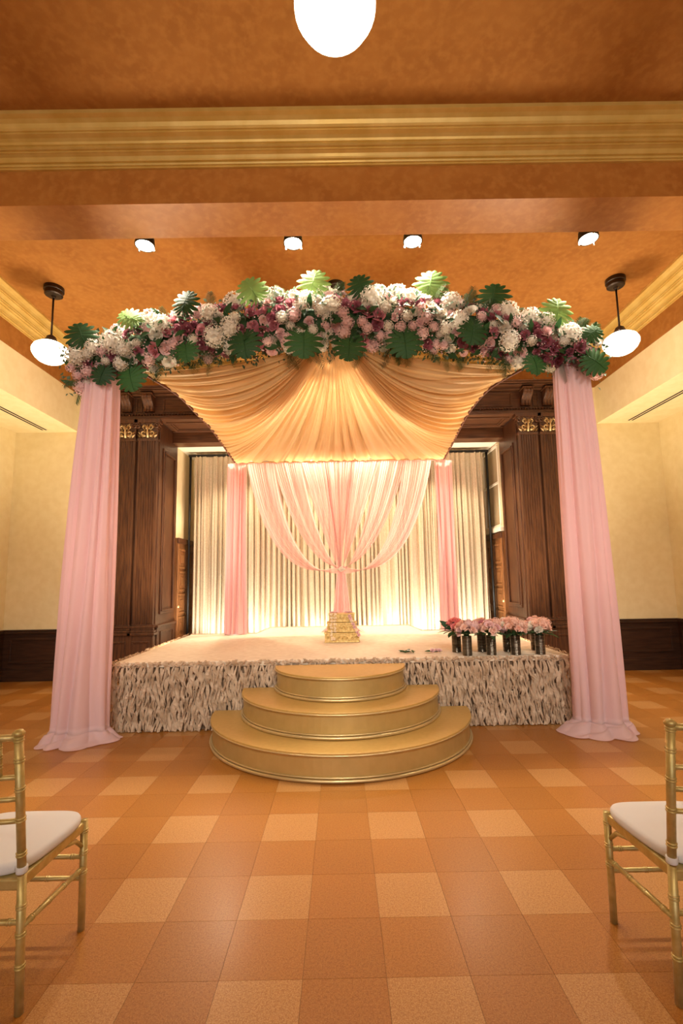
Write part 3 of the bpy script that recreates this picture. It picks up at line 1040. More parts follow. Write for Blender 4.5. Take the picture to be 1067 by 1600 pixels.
for s in (-1, 1):
    swag_panel(s * 1.42, s * 0.98, (s * 1.02, 1.22), (s * 0.77, 1.46), 200 + s, -0.035, -0.12)
    swag_panel(s * 1.02, s * 0.58, (s * 0.60, 1.68), (s * 0.34, 1.86), 210 + s, -0.015, -0.06)
    swag_panel(s * 0.62, s * 0.16, (s * 0.23, 1.98), (s * 0.06, 2.1), 220 + s, 0.0, 0.0)
swag_panel(-0.26, 0.26, (-0.06, 2.1), (0.06, 2.1), 230, 0.02)
# tail below the tie
n, rows = 140, 46
s = np.linspace(-1, 1, n)
P = np.zeros((rows, n, 3))
for j in range(rows):
    f = j / (rows - 1)
    hw = 0.045 + 0.11 * f ** 0.7 + (0.20 * max(0, (f - 0.72) / 0.28) ** 2)
    z = 1.58 - (1.58 - DZ - 0.012) * min(1, f * 1.02)
    A = 0.006 + 0.03 * f
    P[j, :, 0] = 0.01 + hw * s
    P[j, :, 1] = 7.06 + A * np.sin(s * 21 + 2 * smoothnoise(s * 5 + 20, 240)) + 0.03 * np.abs(s)
    P[j, :, 2] = z + 0.0 * s
MB().grid(P).build('tail', MT['pink_back'], swag, smooth=True)
tb = MB()
tb.tube([(0.01 + 0.055 * math.cos(a), 7.06 + 0.045 * math.sin(a), 1.58) for a in np.linspace(0, 2 * PI, 22)], 0.014, 8)
tb.tube([(0.01 + 0.03 * math.cos(a), 7.01, 1.58 + 0.03 * math.sin(a)) for a in np.linspace(0, 2 * PI, 16)], 0.008, 6)
tb.build('tie_band', MT['white_petal'], swag, smooth=True, label='pale tie holding the gathers')

# ------------------------------------------------------------------ gathered gold canopy cloth


def interp_path(pts, n):
    pts = np.array(pts, float)
    # Catmull-Rom through the points, resampled by arc length
    ext = np.vstack([2 * pts[0] - pts[1], pts, 2 * pts[-1] - pts[-2]])
    out = []
    for i in range(1, len(ext) - 2):
        p0, p1, p2, p3 = ext[i - 1], ext[i], ext[i + 1], ext[i + 2]
        for t in np.linspace(0, 1, 24, endpoint=False):
            out.append(0.5 * ((2 * p1) + (-p0 + p2) * t + (2 * p0 - 5 * p1 + 4 * p2 - p3) * t * t + (-p0 + 3 * p1 - 3 * p2 + p3) * t ** 3))
    out.append(pts[-1])
    out = np.array(out)
    d = np.r_[0, np.cumsum(np.linalg.norm(np.diff(out, axis=0), axis=1))]
    q = np.linspace(0, d[-1], n)
    return np.stack([np.interp(q, d, out[:, k]) for k in range(3)], -1)


Lp = [(-2.02, 4.66, 3.60), (-1.79, 5.06, 3.52), (-1.665, 5.35, 3.41), (-1.60, 5.8, 3.355), (-1.600, 6.4, 3.315), (-1.585, 7.08, 3.235)]
Rp = [(1.615, 7.08, 3.245), (1.585, 6.3, 3.30), (1.535, 5.85, 3.29), (1.575, 5.40, 3.41), (1.70, 5.02, 3.52), (1.97, 4.66, 3.60)]
NS = 900
nl, nb = 330, 240
bl = interp_path(Lp, nl)
bb = np.linspace(Lp[-1], Rp[0], nb + 2)[1:-1]
br = interp_path(Rp, nl)
B = np.vstack([bl, bb, br])
NS = len(B)
sN = np.linspace(0, 1, NS)
Cg = np.stack([-0.03 + (sN - 0.5) * 0.42, np.full(NS, 4.62), 3.86 + 0.03 * np.cos((sN - 0.5) * 6)], -1)
NT = 64
G = np.zeros((NT, NS, 3))
edge = np.minimum(1, np.minimum(sN, 1 - sN) / 0.10)
eN = np.minimum(sN, 1 - sN)
sagv = 0.07 + 0.25 * np.clip(eN / 0.07, 0, 1) * np.clip((0.46 - eN) / 0.22, 0.30, 1)
for j in range(NT):
    t = j / (NT - 1)
    tt = t
    q = Cg * (1 - tt) + B * tt
    q[:, 2] -= sagv * 4 * tt * (1 - tt) * (1 - 0.15 * tt)
    G[j] = q
dt = np.gradient(G, axis=0)
ds = np.gradient(G, axis=1)
N = np.cross(ds, dt)
N /= (np.linalg.norm(N, axis=2, keepdims=True) + 1e-9)
N[N[:, :, 2] < 0] *= -1
for j in range(NT):
    t = j / (NT - 1)
    ph = 2.6 * smoothnoise(sN * 23 + t * 0.7, 300) + 1.2 * smoothnoise(sN * 60 + 7, 301)
    F = 1 - np.abs(np.sin(PI * 52 * sN + ph)) ** 0.7 * 1.5 + 0.30 * np.sin(2 * PI * 110 * sN + ph * 2)
    A = (0.010 + 0.080 * t ** 0.8 * (1 - 0.78 * t * t)) * (0.35 + 0.65 * edge)
    G[j] += N[j] * (A * F)[:, None]
canopy = thing('canopy_cloth', 'gathered gold satin canopy fanned from the flower garland to the back bar', 'canopy', (0, 5.9, 3.5))
MB().grid(G).build('satin_cloth', MT['gold_satin'], canopy, smooth=True)
for pp in (bl, br):
    MB().tube([tuple(q + np.array((0, 0, -0.01))) for q in pp[::6]], 0.014, 6).build('edge_piping', MT['piping'], canopy, smooth=True, label='dark brown edging of the cloth')
MB().tube([tuple(q + np.array((0, -0.005, -0.004))) for q in bb[::12]], 0.010, 6).build('back_hem', MT['gold_satin'], canopy, smooth=True)

# ------------------------------------------------------------------ flower meshes (unit size, facing +Z)


def rose_mesh(name, mat, np_=13, seed=1, open_=1.0):
    r = random.Random(seed)
    mb = MB()
    for k in range(np_):
        f = k / (np_ - 1)
        ang = k * 2.39996 + r.uniform(-0.2, 0.2)
        rad = 0.10 + 0.80 * f
        span = 1.5 - 0.55 * f
        H = 0.85 - 0.25 * f
        P = np.zeros((4, 5, 3))
        for j in range(4):
            v = j / 3
            for i in range(5):
                u = (i / 4 - 0.5) * 2
                rr = rad * (0.30 + 0.70 * v ** 0.6) + 0.16 * f * open_ * v ** 3
                a = ang + u * span * (0.45 + 0.55 * v) * 0.75
                z = H * v - 0.18 * abs(u) ** 2 * v - 0.22 * f * open_ * v ** 3
                P[j, i] = (rr * math.cos(a), rr * math.sin(a), z - 0.3)
        mb.grid(P)
    mb.lathe([(0.02, -0.45), (0.35, -0.35), (0.42, -0.2), (0.1, -0.05)], 7)
    return mb.mesh(name, mat, True)


def hydrangea_mesh(name, mat, n=46, seed=2):
    r = random.Random(seed)
    mb = MB()
    for k in range(n):
        z = 1 - 1.35 * (k + 0.5) / n
        a = k * 2.39996
        rr = math.sqrt(max(0, 1 - z * z))
        nrm = Vector((rr * math.cos(a), rr * math.sin(a), z))
        c = nrm * r.uniform(0.86, 1.0)
        q = nrm.to_track_quat('Z', 'Y')
        rot = r.random() * 6.28
        sz = r.uniform(0.20, 0.27)
        vs = [c + nrm * -0.03]
        fs = []
        for p in range(4):
            a0 = rot + p * PI / 2
            for da, d, h in ((-0.55, 0.75, 0.02), (0, 1.05, 0.06), (0.55, 0.75, 0.02)):
                vs.append(c + (q @ Vector((math.cos(a0 + da) * d * sz, math.sin(a0 + da) * d * sz, h))))
            b = 1 + p * 3
            fs.append((0, b, b + 1, b + 2))
        mb.add(vs, fs)
    mb.lathe([(0.02, -0.6), (0.5, -0.45), (0.72, 0.0), (0.6, 0.4), (0.02, 0.75)], 8)
    return mb.mesh(name, mat, True)


def monstera_mesh(name, mat, seed=3):
    """cut-leaf: centre web plus separate fingers; base at the origin, tip toward +Y, face +Z"""
    mb = MB()
    K = 8
    for sgn in (-1, 1):
        def mar(t):
            th = math.radians(165) * (1 - t)
            R = 0.58 * (1 + 0.30 * math.cos(th)) * (1 - 0.08 * math.cos(2 * th))
            return np.array((sgn * R * math.sin(th) * 0.95, 0.30 + R * math.cos(th)))

        def pt(t, k, slide=0.0):
            r = np.array((0.0, 0.20 + 0.70 * t ** 1.2))
            q = r * (1 - k) + mar(min(1, max(0, t + slide))) * k
            return (q[0], q[1], -0.50 * q[0] ** 2 - 0.35 * max(0, q[1] - 0.3) ** 2 + 0.14 * abs(q[0]) - 0.02 * math.cos(t * K * 2 * PI) * k)
        for i in range(K):
            t0, t1 = i / K, (i + 1) / K
            tm = (t0 + t1) / 2
            c = 0.50 if i % 2 else 0.62
            g = 0.12 / K * (1 if i < K - 1 else 0.3)
            vs = [pt(t0, 0), pt(tm, 0), pt(t1, 0), pt(t0, c), pt(tm, c), pt(t1, c), pt(t0 + g, 0.78), pt(tm, 0.8), pt(t1 - g, 0.78), pt(t0 + 2.4 * g, 0.90), pt(tm + 0.01, 1.08), pt(t1 - 1.3 * g, 0.97)]
            fs = [(0, 1, 4, 3), (1, 2, 5, 4), (3, 4, 7, 6), (4, 5, 8, 7), (6, 7, 10, 9), (7, 8, 11, 10)]
            mb.add(vs, fs)
    mb.tube([(0, 0.15, 0.012), (0, 0.55, 0.012), (0, 0.95, -0.12)], [0.016, 0.013, 0.005], 5)
    mb.tube([(0, 0.20, 0.0), (0, -0.30, -0.12)], 0.014, 5)
    return mb.mesh(name, mat, True)


def frond_mesh(name, mat, n=16, seed=4, droop=0.35):
    mb = MB()
    r = random.Random(seed)
    pts = []
    for i in range(9):
        f = i / 8
        pts.append((0, f, -droop * f * f))
    mb.tube(pts, [0.010 * (1 - 0.7 * i / 8) for i in range(9)], 4)
    for i in range(n):
        f = 0.12 + 0.86 * i / (n - 1)
        c = np.array((0, f, -droop * f * f))
        for s in (-1, 1):
            L = 0.34 * (math.sin(PI * (0.12 + 0.80 * f))) + 0.05
            d = np.array((s * 0.72, 0.62, -0.25 + r.uniform(-0.1, 0.1)))
            w = np.array((0, 0.016, 0.004))
            vs = [c - w, c + d * L * 0.5 - w * 1.1, c + d * L + (0, 0, -0.05), c + d * L * 0.5 + w * 1.1, c + w]
            mb.add(vs, [(0, 1, 3, 4), (1, 2, 3)])
    return mb.mesh(name, mat, True)


def leaf_mesh(name, mat):
    mb = MB()
    P = np.zeros((6, 3, 3))
    for j in range(6):
        f = j / 5
        w = 0.19 * math.sin(PI * (0.06 + 0.92 * f)) ** 0.8
        for i in (-1, 0, 1):
            P[j, i + 1] = (i * w, f, 0.06 * abs(i) * w * 4 - 0.25 * f * f)
    mb.grid(P)
    return mb.mesh(name, mat, True)


ME = {
    'mauve': [rose_mesh('rose', MT['mauve'], 13, k) for k in (1, 2)],
    'dusty': [rose_mesh('rose', MT['dusty'], 13, k) for k in (3,)],
    'peony': [rose_mesh('peony', MT['white_petal'], 16, k, 0.6) for k in (5, 6)],
    'ivory': [rose_mesh('blossom', MT['ivory_petal'], 9, 12)],
    'blush': [rose_mesh('rose', MT['blush_petal'], 14, k) for k in (7,)],
    'hyd_w': [hydrangea_mesh('hydrangea', MT['white_petal'], 46, k) for k in (1,)],
    'hyd_p': [hydrangea_mesh('hydrangea', MT['blush_petal'], 42, k) for k in (2,)],
    'peach': [rose_mesh('rose', MT['peach_petal'], 12, k) for k in (9,)],
    'coral': [rose_mesh('rose', MT['coral_petal'], 12, k) for k in (10,)],
    'hyd_peach': [hydrangea_mesh('hydrangea', MT['peach_petal'], 40, 4)],
    'monstera': [monstera_mesh('monstera_leaf', MT['monstera'])],
    'monstera_l': [monstera_mesh('monstera_leaf', MT['monstera_light'])],
    'frond': [frond_mesh('palm_frond', MT['fern'], 16, k, d) for k, d in ((1, 0.35), (2, 0.15))],
    'leaf': [leaf_mesh('leaf', MT['leaf'])],
}
NAME = {'mauve': 'rose', 'dusty': 'rose', 'peony': 'peony', 'ivory': 'blossom', 'blush': 'rose', 'hyd_w': 'hydrangea', 'hyd_p': 'hydrangea', 'peach': 'rose', 'coral': 'rose', 'hyd_peach': 'hydrangea',
        'monstera': 'monstera_leaf', 'monstera_l': 'monstera_leaf', 'frond': 'palm_frond', 'leaf': 'leaf'}
LBL = {'mauve': 'mauve rose', 'dusty': 'dusty pink rose', 'peony': 'white peony', 'blush': 'blush pink rose', 'hyd_w': 'white hydrangea', 'hyd_p': 'blush pink hydrangea', 'peach': 'peach rose', 'coral': 'coral rose', 'hyd_peach': 'peach hydrangea',
       'monstera': 'dark green monstera leaf', 'monstera_l': 'pale green monstera leaf'}


def place(kind, parent, loc, nrm, size, spin=None, local=False, tip=None):
    """a flower facing nrm; for leaves tip gives the direction of the leaf's +Y"""
    o = link(NAME[kind], random.choice(ME[kind]), parent, local=local, label=LBL.get(kind))
    nrm = Vector(nrm).normalized()
    if tip is not None:
        y = Vector(tip).normalized()
        x = y.cross(nrm).normalized()
        z = x.cross(y)
        rot = Matrix((x, y, z)).transposed().to_quaternion()
    else:
        rot = nrm.to_track_quat('Z', 'Y') @ Quaternion((0, 0, 1), spin if spin is not None else random.random() * 6.28)
    o.rotation_mode = 'QUATERNION'
    o.rotation_quaternion = rot
    o.location = loc
    o.scale = (size, size, size)
    return o


# ------------------------------------------------------------------ flower garland along the front arch
garl = thing('flower_garland', 'long arched garland of mauve roses, white hydrangeas and monstera leaves across the canopy front', 'garland', (0, GY, 3.9))
GZ = lambda x: 3.62 + 0.43 * (1 - (abs(x) / 2.62) ** 2)
GR = lambda x: 0.225 + 0.055 * (1 - (abs(x) / 2.6) ** 2)


def gpos(x, a, k=1.0):
    """point on the garland surface; a = 0 faces the hall, +90 deg up"""
    r = GR(x) * k
    n = Vector((0, -math.cos(a), math.sin(a)))
    return Vector((x, GY, GZ(x))) + Vector((n.x, n.y * r * 0.85, n.z * r)), n


# dark leafy core
core = MB()
pts = [(x, GY, GZ(x)) for x in np.linspace(-2.66, 2.62, 40)]
core.tube(pts, [max(0.05, GR(p[0]) * 0.62 * (1 if abs(p[0]) < 2.5 else 0.7)) for p in pts], 10)
core.build('moss_core', MT['leaf'], garl, smooth=True)
# monstera leaves where the photograph shows them: (x, z, spotlit tint?, size, tip direction in x,z)
MON = [(-2.46, 3.79, 1, 0.25, (-.3, .9)), (-2.05, 3.50, 0, 0.26, (.2, -.9)), (-1.50, 4.12, 1, 0.25, (.3, .9)), (-0.90, 3.78, 0, 0.27, (.1, -1)), (-0.80, 4.24, 2, 0.26, (-.5, .8)),
       (-1.47, 3.70, 0, 0.20, (.1, -.9)), (-0.32, 3.80, 0, 0.30, (0, -1)), (-0.24, 4.34, 2, 0.28, (.2, .9)), (0.13, 3.76, 0, 0.26, (-.1, -1)), (0.26, 4.26, 0, 0.22, (-.3, .9)),
       (0.66, 3.78, 0, 0.29, (.1, -1)), (0.95, 4.32, 2, 0.29, (.1, 1)), (1.33, 3.83, 0, 0.24, (-.2, -.8)), (1.58, 4.18, 1, 0.28, (.15, 1)), (2.19, 3.98, 2, 0.28, (.1, 1)),
       (2.47, 3.52, 0, 0.25, (.7, -.6)), (-1.98, 4.0, 2, 0.22, (-.8, .5)), (-2.28, 3.50, 0, 0.2, (-.3, -.9)), (1.95, 3.55, 0, 0.2, (.2, -.9)), (2.45, 3.74, 0, 0.18, (.6, .6))]
for x, z, pale, sz, (tx, tz) in MON:
    dz = z - GZ(x)
    a = math.asin(max(-0.95, min(0.95, dz / (GR(x) * 1.15))))
    y = GY - math.cos(a) * GR(x) * 0.9 - 0.07
    tip = Vector((tx, -0.15, tz))
    nrm = Vector((random.uniform(-.2, .2), -1, 0.25 + (0.1 if tz > 0 else -0.1)))
    loc = Vector((x, y, z)) - tip.normalized() * sz * 0.30
    place('monstera_l' if pale == 2 else 'monstera', garl, loc, nrm, sz * 1.04, tip=tip)
# flowers in drifts: cluster seeds then rejection
occupied = [(Vector((x, GY - 0.25, z)), 0.07) for x, z, *_ in MON]
counts = {}


def try_flower(kind, x, a, size, k=1.0, gap=0.60):
    p, n = gpos(x, a, k)
    for q, r in occupied:
        if (q - p).length < (r + size) * gap:
            return False
    n = (n + Vector((random.uniform(-.45, .45), random.uniform(-.2, .1), random.uniform(-.3, .3)))).normalized()
    place(kind, garl, p, n, size)
    occupied.append((p, size))
    counts[kind] = counts.get(kind, 0) + 1
    return True


WH = [(-1.85, 1.0), (-1.72, 0.35), (-1.25, 0.4), (-1.02, 1.1), (-0.62, 1.25), (-0.42, 1.0), (-0.15, 1.3), (-0.28, 0.5), (0.42, 1.2), (0.75, 0.9), (0.85, 1.2), (0.62, 1.3), (1.15, 0.8), (1.2, -0.1), (1.72, 0.9), (1.95, 1.0), (2.1, 0.9), (-2.2, 0.1), (-1.05, -0.3), (-0.05, 0.2), (1.05, 0.4), (2.3, 0.3), (-1.2, -0.5), (1.7, -0.5), (0.35, 0.6), (-2.55, 0.0)]
for x, a in WH:
    for q in range(3):
        try_flower('hyd_w' if q == 0 else random.choice(['hyd_w', 'peony']), x + random.uniform(-.1, .1) * q, a + random.uniform(-.25, .25) * q, random.uniform(0.10, 0.135) if q == 0 else random.uniform(0.065, 0.09))
MV = [(-2.35, 0.1), (-2.2, -0.4), (-1.95, 0.4), (-1.55, 0.0), (-1.62, 0.5), (-1.2, 0.3), (-1.15, 0.85), (-0.98, 0.5), (-0.7, 0.2), (-0.62, -0.1), (-0.45, 0.4), (-0.05, 0.5), (0.1, 0.3), (0.3, 0.2), (0.5, 0.6), (0.42, -0.1), (0.95, 0.2), (1.1, 0.6), (1.45, 0.5), (1.4, -0.5), (1.55, -0.3), (1.7, 0.4), (1.85, -0.2), (2.0, 0.1), (2.15, -0.4), (2.35, 0.2), (2.4, 0.6), (-2.3, -0.8), (-1.35, -0.3), (2.2, -0.9), (0.75, 0.45), (-0.85, 0.9), (0.2, 0.9), (1.3, 1.0)]
for x, a in MV:
    for q in range(4):
        try_flower(random.choice(['mauve', 'mauve', 'mauve', 'dusty']), x + random.gauss(0, .09) * (q > 0), a + random.gauss(0, .28) * (q > 0), random.uniform(0.058, 0.085))
for q in range(1500):
    x = random.uniform(-2.62, 2.58)
    a = random.uniform(-1.35, 1.7)
    kind = random.choices(['hyd_p', 'blush', 'hyd_w', 'peony', 'dusty', 'mauve'], [5, 3, 3, 2, 1.5, 2])[0]
    if sum(counts.values()) > 330:
        break
    try_flower(kind, x, a, random.uniform(0.045, 0.08), random.uniform(0.9, 1.08), 0.62)
for q in range(70):      # back of the garland
    try_flower(random.choice(['hyd_w', 'blush', 'mauve']), random.uniform(-2.5, 2.5), random.uniform(1.8, 3.6), random.uniform(0.06, 0.09))
# palm fronds sticking out
for q in range(100):
    x = random.uniform(-2.62, 2.58)
    a = random.choice([random.uniform(-1.7, -0.9), random.uniform(-1.6, -0.6), random.uniform(0.7, 1.7)])
    p, n = gpos(x, a, 0.7)
    d = Vector((random.uniform(-.8, .8) + (0.8 if x > 2.3 else -0.8 if x < -2.3 else 0), n.y * 0.6 - 0.1, n.z)).normalized()
    place('frond', garl, p, Vector((0, -1, 0.3)), random.uniform(0.17, 0.26), tip=d)
# broad dark leaves tucked between the flowers
for q in range(130):
    x = random.uniform(-2.62, 2.58)
    a = random.uniform(-1.4, 1.5)
    p, n = gpos(x, a, 0.95)
    d = Vector((random.uniform(-1, 1), -0.45 + 0.3 * n.y, random.uniform(-1, 1) + 0.4 * n.z)).normalized()
    place('leaf', garl, p, n + Vector((0, -0.4, 0.2)), random.uniform(0.10, 0.17), tip=d)
# small eucalyptus foliage filling every gap
fo = MB()
for q in range(4200):
    x = random.uniform(-2.72, 2.66)
    a = random.uniform(-PI, PI)
    p, n = gpos(x, a, random.uniform(0.75, 1.12) if random.random() < 0.85 else random.uniform(1.1, 1.3))
    d = (n + Vector((random.gauss(0, .7), random.gauss(0, .5), random.gauss(0, .7)))).normalized()
    sd_ = d.cross(Vector((random.gauss(0, 1), random.gauss(0, 1), random.gauss(0, 1)))).normalized()
    L = random.uniform(0.03, 0.06)
    w = L * random.uniform(0.22, 0.36)
    up = d.cross(sd_) * L * 0.12
    fo.add([p, p + d * L * 0.5 + sd_ * w + up, p + d * L, p + d * L * 0.5 - sd_ * w + up], [(0, 1, 2, 3)])
fo.build('eucalyptus_leaves', MT['eucalyptus'], garl, kind='stuff')
# tiny white filler blossom (baby's breath)
bb_ = MB()
for q in range(1500):
    x = random.uniform(-2.65, 2.6)
    a = random.uniform(-1.5, 2.2)
    p, n = gpos(x, a, random.uniform(0.95, 1.2))
    s_ = random.uniform(0.006, 0.012)
    t1 = n.orthogonal().normalized()
    t2 = n.cross(t1)
    bb_.add([p + t1 * s_, p + t2 * s_ + n * s_ * .5, p - t1 * s_, p - t2 * s_ + n * s_ * .5], [(0, 1, 2, 3)])
bb_.build('filler_blossom', MT['blush_petal'], garl, kind='stuff')

# ------------------------------------------------------------------ vases with bouquets on the stage
VS = [(1.266, 4.885, 'front'), (1.512, 4.89, 'front'), (1.752, 4.87, 'front'), (2.004, 4.88, 'front'), (1.215, 5.115, 'back'), (1.482, 5.106, 'back'), (1.75, 5.096, 'back'), (2.067, 5.15, 'back')]
ORD = ['leftmost', 'second from the left', 'third from the left', 'rightmost']


def make_vase(loc, label):
    prof = [(0.02, 0.001), (0.047, 0.001), (0.049, 0.006)]
    for k in range(16):
        z = 0.012 + k * 0.0112
        prof += [(0.0465, z), (0.049, z + 0.0056)]
    prof += [(0.0475, 0.192), (0.043, 0.192), (0.042, 0.02)]
    o = MB().lathe(prof, 24).build('flower_vase', MT['vase'], smooth=False)
    o.location = loc
    tag(o, label, 'vase', 'dark ribbed vases on the stage')
    return o


v0 = None
FL = {0: (['blush', 'peach', 'hyd_p'], 'pale pink and cream'), 1: (['peach', 'blush', 'hyd_peach'], 'peach'), 2: (['peach', 'hyd_peach', 'blush'], 'peach'), 3: (['peach', 'hyd_peach', 'peony'], 'peach and ivory'),
      4: (['coral', 'dusty', 'coral'], 'coral and deep pink'), 5: (['peach', 'dusty'], 'peach'), 6: (['peach', 'peony'], 'peach'), 7: (['peach', 'blush'], 'peach')}
for i, (x, y, row) in enumerate(VS):
    od = ORD[i % 4]
    lab = 'dark bronze ribbed vase, %s in the %s row on the stage' % (od, row)
    if v0 is None:
        v0 = make_vase((x, y, DZ), lab)
    else:
        v = v0.copy()
        COL.objects.link(v)
        v.location = (x, y, DZ)
        v.rotation_euler = (0, 0, random.random() * 6)
        v['label'] = lab
    b = thing('bouquet', '%s bouquet in the %s vase of the %s row' % (FL[i][1], od, row), 'bouquet', (x, y, DZ + 0.19), 0, 'bouquets in the dark vases')
    MB().tube([(0, 0, -0.14), (0, 0, 0.05)], [0.022, 0.03], 8).build('stems', MT['leaf'], b, local=True)
    nfl = 13
    for k in range(nfl):
        f = (k + 0.5) / nfl
        zz = 1 - 0.95 * f
        rr = math.sqrt(1 - zz * zz)
        a = k * 2.39996 + i
        n = Vector((rr * math.cos(a), rr * math.sin(a), zz))
        kd = FL[i][0][k % len(FL[i][0])]
        p = Vector((n.x * 0.100, n.y * 0.100, 0.045 + n.z * 0.105))
        place(kd, b, p, n + Vector((0, 0, 0.2)), random.uniform(0.040, 0.056), local=True)
    for k in range(11):
        a = 2 * PI * k / 11 + random.uniform(-.2, .2)
        d = Vector((math.cos(a), math.sin(a), random.uniform(-0.1, 0.5)))
        place('leaf', b, (0.03 * d.x, 0.03 * d.y, 0.02), Vector((0, 0, 1)) - d * 0.3, random.uniform(0.12, 0.17), local=True, tip=d)
    if i == 4:
        for k in range(6):
            a = random.uniform(1.4, 4.9)
            d = Vector((math.cos(a), math.sin(a) * 0.6, random.uniform(-.4, .9)))
            place('leaf', b, (0.05 * d.x, 0.05 * d.y, 0.05), Vector((0, -1, .3)), random.uniform(0.11, 0.15), local=True, tip=d)

# two loose flower pieces lying on the stage edge
c1 = thing('loose_greenery', 'small sprig of green leaves lying on the stage edge', 'greenery', (0.70, 5.08, DZ))
for k in range(11):
    a = 2 * PI * k / 11
    place('leaf', c1, (random.uniform(-.05, .05), random.uniform(-.02, .02), 0.006 + 0.004 * (k % 3)), (0, -.3, 1), random.uniform(0.05, 0.075), local=True, tip=(math.cos(a), math.sin(a) * 0.6, 0.38))
place('peony', c1, (0.0, 0, 0.026), (0, -.5, 1), 0.02, local=True)
c2 = thing('loose_blossoms', 'small pink flower clip lying on the stage beside the green sprig', 'flowers', (0.965, 5.06, DZ))
for k, dx in enumerate((-0.02, 0.02, 0.055)):
    place('blush', c2, (dx, 0.01 * (k % 2), 0.028), (0.2 * (k - 1), -.7, .8), 0.028, local=True)
for k in range(7):
    a = PI + random.uniform(-.5, .5) if k < 4 else random.uniform(-.6, .6)
    place('leaf', c2, (0, 0, 0.01), (0, -.4, 1), random.uniform(0.07, 0.1), local=True, tip=(math.cos(a), math.sin(a) * .5, 0.32))

# ------------------------------------------------------------------ three gold boxes stacked at the back of the stage
TIER = [(0.43, 0.27, 0.0, 0.122, 'bottom and largest'), (0.37, 0.23, 0.122, 0.245, 'middle'), (0.32, 0.19, 0.245, 0.355, 'top and smallest')]
for wd, dp, z0, z1, w in TIER:
    b = thing('carved_box', 'carved antique gold box, %s of the stack on the stage' % w, 'box', (0.005, 6.14, DZ + z0), 0, 'stacked carved gold boxes')
    h = z1 - z0 - 0.003
    MB().box((-wd / 2, -dp / 2, 0.002), (wd / 2, dp / 2, h * 0.92)).build('body', MT['chest'], b, local=True, bevel=0.006)
    MB().box((-wd / 2 - 0.008, -dp / 2 - 0.008, h * 0.88), (wd / 2 + 0.008, dp / 2 + 0.008, h)).build('rim', MT['chest'], b, local=True, bevel=0.004)
    MB().box((-wd / 2 - 0.006, -dp / 2 - 0.006, 0.002), (wd / 2 + 0.006, dp / 2 + 0.006, 0.016)).build('foot', MT['chest'], b, local=True, bevel=0.004)
    cv = MB()
    y = -dp / 2 - 0.004
    for q in (-1, 1):
        pts = []
        for t in range(30):
            f = t / 29
            pts.append((q * (0.015 + f * (wd / 2 - 0.045)), y, h * 0.46 + h * 0.22 * math.sin(f * 2.2 * PI + 1.2)))
        cv.tube(pts, 0.0065, 6)
        for cx in (0.25, 0.62, 0.85):
            pts = [(q * wd / 2 * cx + 0.02 * (1 - t / 14) * math.cos(t * 0.75), y, h * 0.45 + 0.02 * (1 - t / 14) * math.sin(t * 0.75)) for t in range(12)]
            cv.tube(pts, 0.0045, 5)
    cv.lathe([(0.001, -0.016), (0.016, 0), (0.001, 0.016)], 8, (0, y, h * 0.45))
    cv.build('carved_scroll', MT['chest'], b, smooth=True, local=True)
CL = thing('flower_string', 'double string of white blossoms hanging over the left of the gold boxes', 'flower string', (-0.10, 6.0, DZ), 0, 'blossom strings on the gold boxes')
CR = thing('flower_string', 'string of blush blossoms hanging over the right of the gold boxes', 'flower string', (0.12, 6.0, DZ), 0, 'blossom strings on the gold boxes')


def yfront(z):
    for wd, dp, z0, z1, w in TIER:
        if z < z1:
            return 6.14 - dp / 2 - 0.022
    return 6.10


for col in (-0.125, -0.085):
    for k in range(8):
        z = 0.345 - k * 0.041
        if col > -0.1 and k > 5:
            continue
        place('ivory', CL, (col + random.uniform(-.006, .006), yfront(z) - 0.006, DZ + z), (0, -1, 0.3), 0.021)
for k in range(8):
    place('blush', CL, (-0.135 + 0.012 * k, 6.05 + 0.01 * (k % 2), DZ + 0.372), (0, -.6, 1), 0.018)
place('ivory', CL, (-0.11, yfront(0.05) - 0.006, DZ + 0.055), (0, -1, 0.2), 0.03)
for k in range(9):
    f = k / 8
    z = 0.36 - 0.27 * f
    place('blush' if k % 3 else 'ivory', CR, (0.09 + 0.125 * f ** 1.2, yfront(z) - 0.006, DZ + z), (0.2, -1, 0.3), 0.024)
for k in range(5):
    place('blush', CR, (0.06 + 0.016 * k, 6.05, DZ + 0.372), (0, -.6, 1), 0.02)

# ------------------------------------------------------------------ gold bamboo-turned chairs


def bamboo(mb, p0, p1, r, rings, n=12):
    mb.tube([p0, p1], r, n)
    a, b = Vector(p0), Vector(p1)
    d = (b - a).normalized()
    for f in rings:
        c = a + (b - a) * f
        for o in (-0.005, 0.005):
            pts = [c + d * (o - 0.0035), c + d * (o - 0.0015), c + d * (o + 0.0015), c + d * (o + 0.0035)]
            mb.tube(pts, [r * 1.02, r * 1.20, r * 1.20, r * 1.02], n)


